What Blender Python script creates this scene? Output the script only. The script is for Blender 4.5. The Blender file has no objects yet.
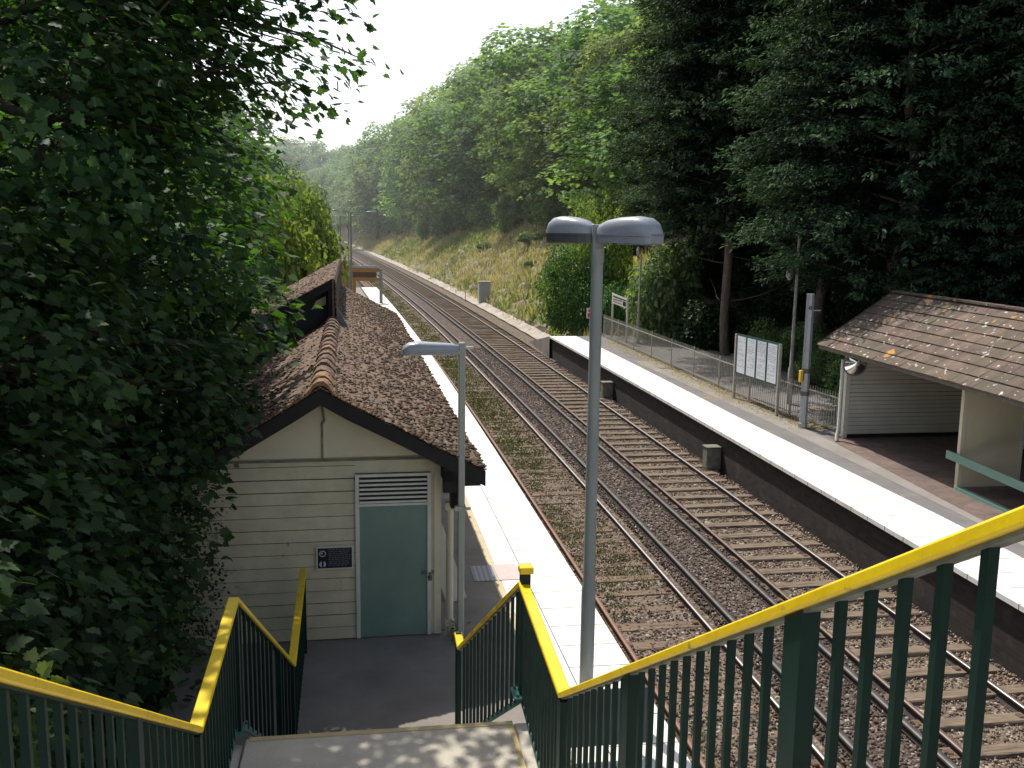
import bpy, math, random
import numpy as np
from mathutils import Vector, Matrix
random.seed(7); rng = np.random.default_rng(7)
scene = bpy.context.scene
COL = scene.collection
R = math.radians
G = 0.0131245            # gradient of the line
# ------------------------------------------------------------------ track alignment
S = np.arange(-40, 460, .5)
def _head(s):
    k0, k1 = .00090898, -5.1454e-06
    h = np.where(s < 0, 0, k0*s + k1*s*s/2)
    return h + np.where(s > 225, np.minimum((s-225)**2*.00006, .9), 0)
HD = _head(S); i0 = int(np.argmin(abs(S)))
CX = -np.concatenate([[0], np.cumsum(np.sin(HD[:-1])*.5)]); CX = CX - CX[i0] + 6.3859
CY = np.concatenate([[0], np.cumsum(np.cos(HD[:-1])*.5)]); CY = CY - CY[i0]
def tp(s, d):            # point at chainage s, offset d to the right of the centre line
    s = np.asarray(s, float); d = np.asarray(d, float)
    h = np.interp(s, S, HD)
    return np.interp(s, S, CX) + d*np.cos(h), np.interp(s, S, CY) + d*np.sin(h)
def gz(y): return G*y

# ------------------------------------------------------------------ materials
def newmat(name):
    m = bpy.data.materials.new(name); m.use_nodes = True
    nt = m.node_tree; b = nt.nodes['Principled BSDF']
    return m, nt, b
def N(nt, t, **kw):
    n = nt.nodes.new(t)
    for k, v in kw.items(): setattr(n, k, v)
    return n
def ramp(nt, fac, stops):
    r = N(nt, 'ShaderNodeValToRGB'); e = r.color_ramp.elements
    while len(e) < len(stops): e.new(.5)
    for i, (p, c) in enumerate(stops):
        e[i].position = p; e[i].color = (*c, 1) if len(c) == 3 else c
    nt.links.new(fac, r.inputs[0]); return r.outputs[0]
def coords(nt, kind='Object', scale=None):
    tc = N(nt, 'ShaderNodeTexCoord'); o = tc.outputs[kind]
    if scale:
        mp = N(nt, 'ShaderNodeMapping'); mp.inputs['Scale'].default_value = scale
        nt.links.new(o, mp.inputs[0]); o = mp.outputs[0]
    return o
def noise(nt, scale, detail=5, rough=.6, vec=None, dist=0):
    n = N(nt, 'ShaderNodeTexNoise'); n.inputs['Scale'].default_value = scale
    n.inputs['Detail'].default_value = detail; n.inputs['Roughness'].default_value = rough
    n.inputs['Distortion'].default_value = dist
    if vec is None: vec = coords(nt)
    nt.links.new(vec, n.inputs['Vector']); return n.outputs['Fac']
def mix(nt, fac, a, b, mode='MIX'):
    m = N(nt, 'ShaderNodeMix', data_type='RGBA', blend_type=mode)
    for sock, v in ((m.inputs[0], fac), (m.inputs[6], a), (m.inputs[7], b)):
        if hasattr(v, 'is_linked') or isinstance(v, bpy.types.NodeSocket): nt.links.new(v, sock)
        elif isinstance(v, (int, float)): sock.default_value = v
        else: sock.default_value = (*v, 1)
    return m.outputs[2]
def bump(nt, b, h, dist=.02, strength=.6):
    n = N(nt, 'ShaderNodeBump'); n.inputs['Distance'].default_value = dist; n.inputs['Strength'].default_value = strength
    nt.links.new(h, n.inputs['Height']); nt.links.new(n.outputs[0], b.inputs['Normal'])
def mat(name, c1, c2=None, scale=6, rough=.7, metal=0, bmp=0, bscale=None, spot=None, spot_t=.62, spot_scale=20, spec=None, stretch=None, detail=6):
    m, nt, b = newmat(name)
    v = coords(nt, scale=stretch) if stretch else coords(nt)
    c2 = c2 or tuple(x*.75 for x in c1)
    n = noise(nt, scale, detail, .62, v)
    col = ramp(nt, n, [(.3, c2), (.7, c1)])
    if spot:
        n2 = noise(nt, spot_scale, 3, .6, v)
        f = ramp(nt, n2, [(spot_t, (0,0,0)), (spot_t+.06, (1,1,1))])
        col = mix(nt, f, col, spot)
    nt.links.new(col, b.inputs['Base Color'])
    b.inputs['Roughness'].default_value = rough; b.inputs['Metallic'].default_value = metal
    if spec is not None: b.inputs['Specular IOR Level'].default_value = spec
    if bmp: bump(nt, b, noise(nt, bscale or scale*4, 4, .6, v), bmp, .8)
    return m
def leafmat(name, dark, light, trans=.35, rough=.55, obj_var=.25, haze=0.):
    m, nt, b = newmat(name)
    at = N(nt, 'ShaderNodeAttribute'); at.attribute_name = 'tint'
    oi = N(nt, 'ShaderNodeObjectInfo')
    c = ramp(nt, at.outputs['Fac'], [(0, dark), (.75, light), (1, tuple(min(1, x*1.5) for x in light))])
    hs = N(nt, 'ShaderNodeHueSaturation')
    mr = N(nt, 'ShaderNodeMapRange'); mr.inputs[3].default_value = 1-obj_var; mr.inputs[4].default_value = 1+obj_var
    nt.links.new(oi.outputs['Random'], mr.inputs[0]); nt.links.new(mr.outputs[0], hs.inputs['Value'])
    mr2 = N(nt, 'ShaderNodeMapRange'); mr2.inputs[3].default_value = .5-.045*obj_var/.25; mr2.inputs[4].default_value = .5+.03*obj_var/.25
    mm = N(nt, 'ShaderNodeMath', operation='FRACT'); m7 = N(nt, 'ShaderNodeMath', operation='MULTIPLY'); m7.inputs[1].default_value = 7.31
    nt.links.new(oi.outputs['Random'], m7.inputs[0]); nt.links.new(m7.outputs[0], mm.inputs[0]); nt.links.new(mm.outputs[0], mr2.inputs[0])
    nt.links.new(mr2.outputs[0], hs.inputs['Hue']); nt.links.new(c, hs.inputs['Color'])
    col = hs.outputs[0]
    if haze: col = mix(nt, haze, col, (.26, .33, .36))  # distance haze painted into the leaf colour
    nt.links.new(col, b.inputs['Base Color']); b.inputs['Roughness'].default_value = rough
    b.inputs['Specular IOR Level'].default_value = .18
    tr = N(nt, 'ShaderNodeBsdfTranslucent'); tc = mix(nt, 1.0, col, (1.0, 1.15, .35), 'MULTIPLY'); nt.links.new(tc, tr.inputs[0])
    ms = N(nt, 'ShaderNodeMixShader'); ms.inputs[0].default_value = trans
    nt.links.new(b.outputs[0], ms.inputs[1]); nt.links.new(tr.outputs[0], ms.inputs[2])
    nt.links.new(ms.outputs[0], nt.nodes['Material Output'].inputs['Surface'])
    return m

M = {}
def build_materials():
    M['cream'] = mat('cream_paint', (.68,.61,.42), (.50,.45,.31), 2.2, .6, spot=(.27,.26,.2), spot_t=.64, spot_scale=3.2, bmp=.003, bscale=60)
    M['cream_plain'] = mat('cream_panel_paint', (.72,.65,.46), (.62,.56,.40), 1.5, .6, bmp=.002, bscale=50)
    M['white'] = mat('white_paint', (.70,.68,.60), (.58,.56,.49), 4, .5)
    M['door'] = mat('green_door_paint', (.185,.28,.23), (.13,.21,.175), 1.6, .55, spot=(.20,.24,.2), spot_t=.70, spot_scale=5, bmp=.002, bscale=20)
    M['bargedark'] = mat('dark_barge_board', (.022,.018,.016), (.012,.010,.010), 6, .8)
    M['felt'] = mat('dark_wall', (.05,.05,.05), (.03,.03,.03), 6, .9)
    M['lead'] = mat('lead_flashing', (.2,.2,.22), (.12,.12,.13), 6, .6)
    M['moss'] = mat('moss_clump', (.13,.088,.05), (.05,.034,.022), 30, 1, bmp=.02, bscale=50)
    M['yellow'] = mat('yellow_paint', (.88,.64,.012), (.74,.50,.01), 5, .38, spot=(.36,.26,.06), spot_t=.66, spot_scale=9, bmp=.002, bscale=40)
    M['dgreen'] = mat('dark_green_paint', (.006,.032,.024), (.004,.020,.016), 5, .5, bmp=.001, bscale=80, spec=.3, spot=(.07,.08,.07), spot_t=.72, spot_scale=16)
    M['teal'] = mat('teal_steel_plate', (.06,.22,.19), (.04,.14,.12), 8, .5, spot=(.12,.07,.04), spot_t=.72, spot_scale=18)
    M['greyrail'] = mat('weathered_rail_underside', (.20,.21,.18), (.07,.09,.075), 10, .7)
    M['pole'] = mat('grey_green_pole_paint', (.33,.355,.33), (.25,.27,.25), 2, .45, stretch=(3,3,.5))
    M['pole_cream'] = mat('pale_grey_pole_paint', (.40,.42,.36), (.33,.35,.30), 3, .5)
    M['lamp'] = mat('grey_lamp_housing', (.34,.36,.40), (.28,.30,.34), 4, .32, spec=.6)
    M['lampdark'] = mat('lamp_underside', (.11,.11,.12), (.08,.08,.09), 4, .4)
    M['glass'] = mat('lamp_glass', (.35,.34,.30), (.3,.3,.27), 4, .15)
    M['galv'] = mat('galvanised_steel', (.45,.47,.50), (.33,.35,.37), 8, .45, .5)
    M['fence'] = mat('weathered_fence_paint', (.46,.44,.36), (.28,.26,.21), 12, .7)
    M['bark'] = mat('tree_bark', (.13,.095,.07), (.05,.038,.03), 7, .95, bmp=.03, bscale=14, stretch=(2.5,2.5,.6))
    M['bark_red'] = mat('conifer_bark', (.25,.18,.14), (.09,.065,.05), 6, .95, bmp=.03, bscale=14, stretch=(3,3,.4))
    M['rust'] = mat('rusty_rail_side', (.15,.075,.045), (.075,.042,.03), 9, .8, bmp=.003, bscale=50)
    M['rustlt'] = mat('rusty_rail_top', (.27,.15,.10), (.18,.10,.07), 9, .55)
    M['shine'] = mat('worn_rail_head', (.60,.54,.50), (.45,.39,.35), 5, .33, .8)
    M['dull'] = mat('dull_rail_head', (.24,.17,.14), (.17,.12,.10), 5, .45, .3)
    M['raildark'] = mat('dark_rail_side', (.055,.04,.036), (.03,.024,.022), 9, .75)
    M['conduct'] = mat('conductor_rail_steel', (.15,.135,.13), (.08,.072,.068), 5, .5, .4)
    M['porcelain'] = mat('insulator', (.3,.28,.25), (.2,.18,.16), 9, .5)
    M['sleeper'] = mat('old_timber_sleeper', (.255,.195,.135), (.12,.088,.06), 5, .92, bmp=.012, bscale=16, stretch=(.6,4,4), spot=(.07,.055,.045), spot_t=.60, spot_scale=3)
    M['sleeper_red'] = mat('reddish_timber_sleeper', (.24,.165,.11), (.12,.085,.06), 5, .92, bmp=.012, bscale=16, stretch=(.6,4,4), spot=(.10,.08,.06), spot_t=.60, spot_scale=3)
    M['concrete'] = mat('concrete_block', (.26,.25,.19), (.12,.12,.09), 6, .9, bmp=.006)
    M['black'] = mat('black_plastic', (.015,.015,.017), (.01,.01,.012), 6, .5)
    M['navy'] = mat('dark_notice_face', (.010,.014,.024), (.008,.011,.018), 3, .4)
    M['whiteprint'] = mat('white_print', (.55,.56,.58), (.5,.5,.52), 3, .5)
    M['greyprint'] = mat('grey_print', (.17,.18,.20), (.14,.15,.17), 3, .5)
    M['paper'] = mat('poster_paper', (.74,.76,.80), (.66,.69,.74), 1.5, .45)
    M['print'] = mat('poster_print', (.35,.38,.42), (.3,.32,.36), 5, .5)
    M['postergreen'] = mat('dark_green_frame', (.015,.09,.06), (.01,.06,.04), 5, .5)
    M['railgreen'] = mat('pale_green_paint', (.20,.36,.30), (.15,.28,.23), 4, .5)
    M['yellowbox'] = mat('yellow_box_plastic', (.75,.5,.03), (.6,.4,.03), 4, .5)
    M['redprint'] = mat('red_print', (.6,.05,.05), (.5,.04,.04), 4, .5)
    M['blue'] = mat('blue_plastic', (.06,.22,.55), (.05,.18,.45), 4, .4)
    M['ochre'] = mat('ochre_board', (.62,.45,.16), (.45,.31,.11), 3, .8)
    M['orange'] = mat('orange_timber', (.50,.26,.10), (.38,.19,.07), 3, .8, stretch=(1,1,8))
    M['dirtybox'] = mat('grey_cabinet_paint', (.52,.54,.55), (.42,.44,.45), 3, .5, stretch=(3,3,.6))
    m, nt, b = newmat('convex_mirror_glass'); b.inputs['Base Color'].default_value = (.85,.86,.88,1); b.inputs['Metallic'].default_value = 1; b.inputs['Roughness'].default_value = .06; M['mirror'] = m
    # leaves
    M['leaf_maple'] = leafmat('sycamore_leaves', (.011,.036,.022), (.095,.170,.062), .50, .55, .08)
    M['leaf_near2'] = leafmat('sycamore_back_leaves', (.022,.06,.022), (.10,.20,.055), .45, .55, .08)
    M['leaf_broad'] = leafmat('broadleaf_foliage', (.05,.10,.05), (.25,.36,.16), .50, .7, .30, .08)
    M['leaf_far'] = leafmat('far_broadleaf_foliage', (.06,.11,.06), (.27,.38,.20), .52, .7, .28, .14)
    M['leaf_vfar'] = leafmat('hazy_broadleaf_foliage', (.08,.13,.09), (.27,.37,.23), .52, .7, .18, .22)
    M['leaf_lime'] = leafmat('bright_shrub_leaves', (.09,.15,.04), (.34,.41,.14), .45, .6, .1)
    M['leaf_ivy'] = leafmat('ivy_leaves', (.035,.09,.035), (.16,.30,.10), .38, .4, .1)
    M['leaf_grey'] = leafmat('elder_leaves', (.08,.13,.07), (.30,.39,.20), .5, .55, .1)
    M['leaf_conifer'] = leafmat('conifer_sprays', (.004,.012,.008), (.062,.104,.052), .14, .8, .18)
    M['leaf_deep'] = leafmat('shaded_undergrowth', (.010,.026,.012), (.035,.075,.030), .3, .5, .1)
    M['leaf_twig'] = leafmat('creeper_leaves', (.015,.03,.012), (.07,.09,.03), .3, .5, .1)
    M['grassblade'] = leafmat('bank_grass', (.24,.22,.13), (.54,.46,.31), .45, .8, .0)
    M['grassgreen'] = leafmat('green_grass', (.14,.18,.08), (.31,.34,.17), .45, .8, .0)
    M['weedgreen'] = leafmat('low_weeds', (.06,.075,.03), (.16,.17,.065), .35, .8, .0)
    M['deadgrass'] = leafmat('dead_grass', (.32,.25,.17), (.62,.50,.35), .45, .9, .0)
build_materials()

# ------------------------------------------------------------------ mesh helpers
def tag(o, label=None, cat=None, group=None, kind=None):
    for k, v in (('label', label), ('category', cat), ('group', group), ('kind', kind)):
        if v: o[k] = v
    return o
def empty(name, loc, label, cat, group=None, rz=0):
    o = bpy.data.objects.new(name, None); COL.objects.link(o); o.empty_display_size = .3
    o.location = loc; o.rotation_euler = (0, 0, rz); return tag(o, label, cat, group)
def root_of(o):
    while o.parent: o = o.parent
    return o
def link(name, me, parent=None):
    o = bpy.data.objects.new(name, me); COL.objects.link(o)
    if parent: o.parent = parent
    return o
class MB:
    def __init__(s): s.v = []; s.f = []; s.m = []; s.sm = []
    def add(s, vs, fs, mi=0, smooth=False):
        b = len(s.v); s.v += [tuple(v) for v in vs]; s.f += [tuple(b+i for i in f) for f in fs]
        s.m += [mi]*len(fs); s.sm += [smooth]*len(fs); return s
    def box(s, x0, x1, y0, y1, z0, z1, mi=0, bev=0):
        if bev:
            c = Vector(((x0+x1)/2, (y0+y1)/2, (z0+z1)/2)); return s.obox(c, ((x1-x0), (y1-y0), (z1-z0)), Matrix.Identity(3), mi, bev)
        vs = [(x, y, z) for z in (z0, z1) for y in (y0, y1) for x in (x0, x1)]
        return s.add(vs, [(0,2,3,1),(4,5,7,6),(0,1,5,4),(2,6,7,3),(0,4,6,2),(1,3,7,5)], mi)
    def obox(s, c, size, rot, mi=0, bev=0):
        hx, hy, hz = (q/2 for q in size); c = Vector(c)
        if not bev:
            vs = [c + rot @ Vector((x*hx, y*hy, z*hz)) for z in (-1,1) for y in (-1,1) for x in (-1,1)]
            return s.add(vs, [(0,2,3,1),(4,5,7,6),(0,1,5,4),(2,6,7,3),(0,4,6,2),(1,3,7,5)], mi)
        bev = min(bev, hx*.8, hy*.8, hz*.8); rings = []
        for z, k in ((-hz, bev), (-hz+bev, 0), (hz-bev, 0), (hz, bev)):
            X, Y = hx-k, hy-k
            rings.append([(X-bev*(k==0)*1, -Y), (X, -Y+bev*(k==0)), (X, Y-bev*(k==0)), (X-bev*(k==0), Y), (-X+bev*(k==0), Y), (-X, Y-bev*(k==0)), (-X, -Y+bev*(k==0)), (-X+bev*(k==0), -Y)] if k == 0 else
                         [(X-1e-4, -Y), (X, -Y+1e-4), (X, Y-1e-4), (X-1e-4, Y), (-X+1e-4, Y), (-X, Y-1e-4), (-X, -Y+1e-4), (-X+1e-4, -Y)])
            rings[-1] = [c + rot @ Vector((a, b, z)) for a, b in rings[-1]]
        vs = sum(rings, []); fs = []
        for r in range(3):
            for i in range(8): j = (i+1) % 8; fs.append((r*8+i, r*8+j, r*8+8+j, r*8+8+i))
        fs += [tuple(range(7, -1, -1)), tuple(range(24, 32))]
        return s.add(vs, fs, mi)
    def bar(s, a, b, w, h, mi=0, up=(0,0,1), bev=0):     # rectangular bar from a to b; w across, h along up
        a, b = Vector(a), Vector(b); d = b-a; l = d.length; y = d.normalized()
        x = y.cross(Vector(up)); 
        if x.length < 1e-5: x = Vector((1,0,0))
        x.normalize(); z = x.cross(y)
        rot = Matrix((x, y, z)).transposed()
        return s.obox((a+b)/2, (w, l, h), rot, mi, bev)
    def tube(s, pts, rad, n=10, mi=0, cap=True, smooth=True):
        pts = [Vector(p) for p in pts]; rad = rad if isinstance(rad, (list, tuple)) else [rad]*len(pts)
        vs = []; fs = []; pu = None
        for i, p in enumerate(pts):
            d = (pts[min(i+1, len(pts)-1)] - pts[max(i-1, 0)]).normalized()
            u = d.cross(Vector((0,0,1)) if abs(d.z) < .95 else Vector((1,0,0))) if pu is None else (pu - d*pu.dot(d))
            u.normalize(); pu = u; w = d.cross(u)
            for k in range(n):
                t = 2*math.pi*k/n; vs.append(p + (u*math.cos(t) + w*math.sin(t))*rad[i])
        for i in range(len(pts)-1):
            for k in range(n): j = (k+1) % n; fs.append((i*n+k, i*n+j, (i+1)*n+j, (i+1)*n+k))
        s.add(vs, fs, mi, smooth)
        if cap: s.add(vs[:n], [tuple(range(n-1, -1, -1))], mi); s.add(vs[-n:], [tuple(range(n))], mi)
        return s
    def prism(s, poly, a, b, mi=0):     # polygon (list of 3D points) extruded by vector b-a
        d = Vector(b)-Vector(a); n = len(poly); P = [Vector(p) for p in poly]
        vs = P + [p+d for p in P]
        return s.add(vs, [tuple(range(n-1, -1, -1)), tuple(range(n, 2*n))] + [(i, (i+1) % n, n+(i+1) % n, n+i) for i in range(n)], mi)
    def blob(s, c, r, mi=0, nu=6, nv=4, jit=.2):
        c = Vector(c); r = r if isinstance(r, (tuple, list)) else (r, r, r); vs = [c + Vector((0,0,-r[2]))]
        for j in range(1, nv):
            t = math.pi*j/nv - math.pi/2
            for i in range(nu):
                a = 2*math.pi*i/nu; q = 1 + random.uniform(-jit, jit)
                vs.append(c + Vector((r[0]*math.cos(t)*math.cos(a)*q, r[1]*math.cos(t)*math.sin(a)*q, r[2]*math.sin(t)*q)))
        vs.append(c + Vector((0,0,r[2]))); fs = []
        for i in range(nu): fs.append((0, 1+(i+1) % nu, 1+i))
        for j in range(nv-2):
            for i in range(nu): k = (i+1) % nu; fs.append((1+j*nu+i, 1+j*nu+k, 1+(j+1)*nu+k, 1+(j+1)*nu+i))
        L = len(vs)-1
        for i in range(nu): fs.append((L, L-nu+i, L-nu+(i+1) % nu))
        return s.add(vs, fs, mi, True)
    def build(s, name, mats, parent=None, world=True):
        if not isinstance(mats, (list, tuple)): mats = [mats]
        vs = s.v
        if parent and world:
            r = root_of(parent); mi = (Matrix.Translation(r.location) @ r.rotation_euler.to_matrix().to_4x4()).inverted()
            vs = [mi @ Vector(v) for v in vs]
        me = bpy.data.meshes.new(name); me.from_pydata([tuple(v) for v in vs], [], s.f)
        for m in mats: me.materials.append(m)
        me.polygons.foreach_set('material_index', s.m); me.polygons.foreach_set('use_smooth', s.sm); me.update()
        return link(name, me, parent)
def np_mesh(name, V, sizes, idx, mats, mi=None, tint=None, smooth=None):
    me = bpy.data.meshes.new(name)
    me.vertices.add(len(V)); me.vertices.foreach_set('co', np.ascontiguousarray(V, np.float32).ravel())
    me.loops.add(len(idx)); me.loops.foreach_set('vertex_index', np.ascontiguousarray(idx, np.int32))
    me.polygons.add(len(sizes)); st = np.concatenate([[0], np.cumsum(sizes)[:-1]]).astype(np.int32)
    me.polygons.foreach_set('loop_start', st)
    for m in mats: me.materials.append(m)
    if mi is not None: me.polygons.foreach_set('material_index', np.asarray(mi, np.int32))
    if smooth: me.polygons.foreach_set('use_smooth', np.ones(len(sizes), bool))
    me.update(calc_edges=True)
    if tint is not None:
        a = me.attributes.new('tint', 'FLOAT', 'FACE'); a.data.foreach_set('value', np.asarray(tint, np.float32))
    me.validate(); return me
def unit(v): return v/np.maximum(np.linalg.norm(v, axis=-1, keepdims=True), 1e-9)
def leaves(name, P, Nn, size, shape, mats, mi=None, T=None, droop=.0, tint=None):
    n = len(P); k = len(shape); sh = np.asarray(shape, float)
    Nn = unit(Nn); 
    if T is None: T = rng.normal(size=(n, 3))
    T = unit(T - Nn*(T*Nn).sum(1, keepdims=True)); B = np.cross(Nn, T)
    s = np.asarray(size).reshape(-1, 1, 1) if np.ndim(size) else size
    V = P[:, None] + (T[:, None]*sh[None, :, 0:1] + B[:, None]*sh[None, :, 1:2])*s
    if droop: V -= Nn[:, None]*((sh[None, :, 0:1]**2 + sh[None, :, 1:2]**2)*droop*s)
    idx = np.arange(n*k)
    if tint is None: tint = np.clip(rng.normal(.45, .22, n), 0, 1)
    return np_mesh(name, V.reshape(-1, 3), np.full(n, k), idx, mats, mi, tint)
QUAD = [(0,-.28),(.35,-.42),(.95,-.05),(1,.06),(.4,.45),(.02,.2)]
OVAL = [(0,0),(.3,-.3),(.7,-.24),(1,0),(.7,.26),(.3,.3)]
NEEDLE = [(0,-.07),(.5,-.14),(1,0),(.5,.14),(0,.07)]
MAPLE = [(0,0),(-.12,-.22),(.05,-.46),(.18,-.40),(.30,-.60),(.42,-.36),(.58,-.40),(.60,-.22),(.78,-.16),(1,0),(.78,.16),(.60,.22),(.58,.40),(.42,.36),(.30,.60),(.18,.40),(.05,.46),(-.12,.22)]
def copy_tree(o, parent=None):
    c = o.copy(); COL.objects.link(c); c.parent = parent
    for ch in list(o.children): copy_tree(ch, c)
    return c
def limb(mb, a, b, r0, r1, seg=5, sag=0., wig=.12, n=7, mi=0):
    a, b = Vector(a), Vector(b); L = (b-a).length; pts = []; rad = []
    off = Vector((0,0,0))
    for i in range(seg+1):
        t = i/seg; p = a.lerp(b, t)
        if 0 < i < seg: p = p + Vector((random.uniform(-1,1), random.uniform(-1,1), random.uniform(-.5,.5)))*wig*L/seg
        p.z += math.sin(t*math.pi)*sag*L; pts.append(p); rad.append(r0*(1-t)+r1*t)
    mb.tube(pts, rad, n, mi); return pts

# ------------------------------------------------------------------ world, sun, camera
sun_dir = Vector((-.21, .55, 1.0)).normalized()
elev = math.asin(sun_dir.z); azim = math.atan2(sun_dir.x, sun_dir.y)
w = bpy.data.worlds.new("World"); scene.world = w; w.use_nodes = True
nt = w.node_tree; bg = nt.nodes['Background']
sky = N(nt, 'ShaderNodeTexSky', sky_type='NISHITA'); sky.sun_disc = False; sky.sun_elevation = elev; sky.sun_rotation = azim
sky.dust_density = 3.0; sky.air_density = 1.0; sky.altitude = 50
# milky summer haze low over the horizon: adds white to the blue of the sky
tc = N(nt, 'ShaderNodeTexCoord'); sx = N(nt, 'ShaderNodeSeparateXYZ'); nt.links.new(tc.outputs['Generated'], sx.inputs[0])
hz = ramp(nt, sx.outputs['Z'], [(0, (7.4,7.5,7.6)), (.30, (6.6,6.8,7.0)), (.6, (1.2,1.25,1.3)), (1, (.3,.3,.3))])
fr = ramp(nt, sx.outputs['Y'], [(0, (.55,.56,.57)), (.35, (1,1,1))]); fr2 = N(nt, 'ShaderNodeMapRange'); nt.links.new(sx.outputs['Y'], fr2.inputs[0]); fr2.inputs[1].default_value = -1; fr2.inputs[2].default_value = .6
nt.links.new(fr2.outputs[0], fr.node.inputs[0]); fr.node.color_ramp.elements[0].position = .45; fr.node.color_ramp.elements[1].position = .85
hz = mix(nt, 1.0, hz, fr, 'MULTIPLY')
ad = mix(nt, 1.0, sky.outputs[0], hz, 'ADD')
nt.links.new(ad, bg.inputs[0]); bg.inputs[1].default_value = .115
sd = bpy.data.lights.new('Sun', 'SUN'); sd.energy = 4.9; sd.angle = R(.5); sd.color = (1, .95, .87)
so = bpy.data.objects.new('Sun', sd); COL.objects.link(so); so.rotation_euler = sun_dir.to_track_quat('Z', 'Y').to_euler(); so.location = (-6, 20, 40)
H = 6.36844; pt, ro, yw, f = .15639, .01318, .15343, 967.597
F = Vector((math.sin(yw)*math.cos(pt), math.cos(yw)*math.cos(pt), -math.sin(pt)))
Rv = Vector((math.cos(yw), -math.sin(yw), 0)); U = Rv.cross(F)
R2 = Rv*math.cos(ro) + U*math.sin(ro); U2 = U*math.cos(ro) - Rv*math.sin(ro)
cd = bpy.data.cameras.new('Camera'); cd.sensor_width = 36; cd.lens = f*36/1024; cd.clip_start = .05; cd.clip_end = 5000
co = bpy.data.objects.new('Camera', cd); COL.objects.link(co)
co.matrix_world = Matrix.Translation((0, 0, H)) @ Matrix((R2, U2, -F)).transposed().to_4x4()
scene.camera = co
scene.view_settings.view_transform = 'Standard'; scene.view_settings.look = 'None'; scene.view_settings.exposure = 0
scene.cycles.max_bounces = 6; scene.cycles.transparent_max_bounces = 4

# ------------------------------------------------------------------ terrain
def hfun(s, d):
    s = np.asarray(s, float); d = np.asarray(d, float); z = np.full(np.broadcast(s, d).shape, -.32)
    s, d = np.broadcast_arrays(s, d)
    und = .35*np.sin(s*.11+d*.3) + .25*np.sin(s*.23-d*.5+1) + .2*np.sin(s*.05+2)
    sm = lambda a, b, x: np.clip((x-a)/(b-a), 0, 1)**2*(3-2*np.clip((x-a)/(b-a), 0, 1))
    cut = np.where(d > 4.7, (d-4.7)*.70, 0); cut = np.where(cut > 9, 9+(cut-9)*.42, cut); cut = np.minimum(cut, 26)
    cut = cut + und*np.clip(cut/3, 0, 1)
    gate = sm(43.5, 50, s)
    near = np.where(d > 4.6, .82, z) + np.where(d > 10.5, np.minimum((d-10.5)*.55, 14), 0)
    z = np.where(d > 4.5, near*(1-gate) + (cut-.32)*gate + np.where(cut > .2, .1, 0)*gate, z)
    gl = sm(76, 84, s)
    leftn = np.where(d < -4.6, .72, z) + np.where(d < -13, np.minimum((-d-13)*.5, 9), 0)
    leftf = np.where(d < -5.5, np.minimum((-d-5.5)*.62, 9) + und*.5, 0) - .32
    z = np.where(d < -4.5, leftn*(1-gl) + leftf*gl, z)
    return z
def grid(name, ss, ds, zf, mats, kind='structure', smooth=True, parent=None):
    SS, DD = np.meshgrid(ss, ds, indexing='ij'); x, y = tp(SS, DD); z = zf(SS, DD) + G*np.minimum(y, 300)
    V = np.stack([x, y, z], -1).reshape(-1, 3); a, b = len(ss), len(ds)
    i = np.arange(a-1)[:, None]*b + np.arange(b-1)[None]; i = i.ravel()
    idx = np.stack([i, i+1, i+b+1, i+b], -1).ravel()
    me = np_mesh(name, V, np.full(len(i), 4), idx, mats, smooth=smooth); o = link(name, me, parent)
    if kind: o['kind'] = kind
    return o
m, nt, b = newmat('earth_and_litter')
n1 = noise(nt, .35, 6, .6); n2 = noise(nt, 4, 6, .7)
c = ramp(nt, n1, [(.35, (.035,.045,.018)), (.5, (.075,.07,.04)), (.65, (.04,.06,.02))]); c = mix(nt, .5, c, ramp(nt, n2, [(.3,(.02,.018,.012)), (.7,(.12,.10,.07))]), 'MIX')
nt.links.new(c, b.inputs['Base Color']); b.inputs['Roughness'].default_value = 1; bump(nt, b, n2, .15, .8); M['earth'] = m
m, nt, b = newmat('grassy_bank')
n1 = noise(nt, .22, 5, .65); n2 = noise(nt, 2.2, 6, .75)
c = ramp(nt, n1, [(.33, (.16,.18,.09)), (.46, (.27,.25,.16)), (.56, (.34,.29,.21)), (.68, (.25,.20,.16))]); c2 = ramp(nt, n2, [(.3, (.5,.5,.5)), (.7, (1.25,1.25,1.2))])
c = mix(nt, 1.0, c, c2, 'MULTIPLY'); nt.links.new(c, b.inputs['Base Color']); b.inputs['Roughness'].default_value = 1; bump(nt, b, n2, .3, .9); M['bank'] = m
dn = np.unique(np.concatenate([np.arange(-5, 5.01, .5), np.arange(5, 40, 1.), np.arange(-40, -5, 1.), np.linspace(40, 420, 30), -np.linspace(40, 420, 30)]))
grid('ground', np.concatenate([np.arange(-40, 110, 1.), np.arange(110, 440, 2.5)]), dn, hfun, [M['earth']])
grid('grass_bank', np.arange(43.6, 400, 1.), np.arange(4.45, 16.1, .5), lambda s, d: hfun(s, d)+.05 + .10*np.sin(s*2.1+d*3)*np.sin(d*1.7) , [M['bank']])
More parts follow.
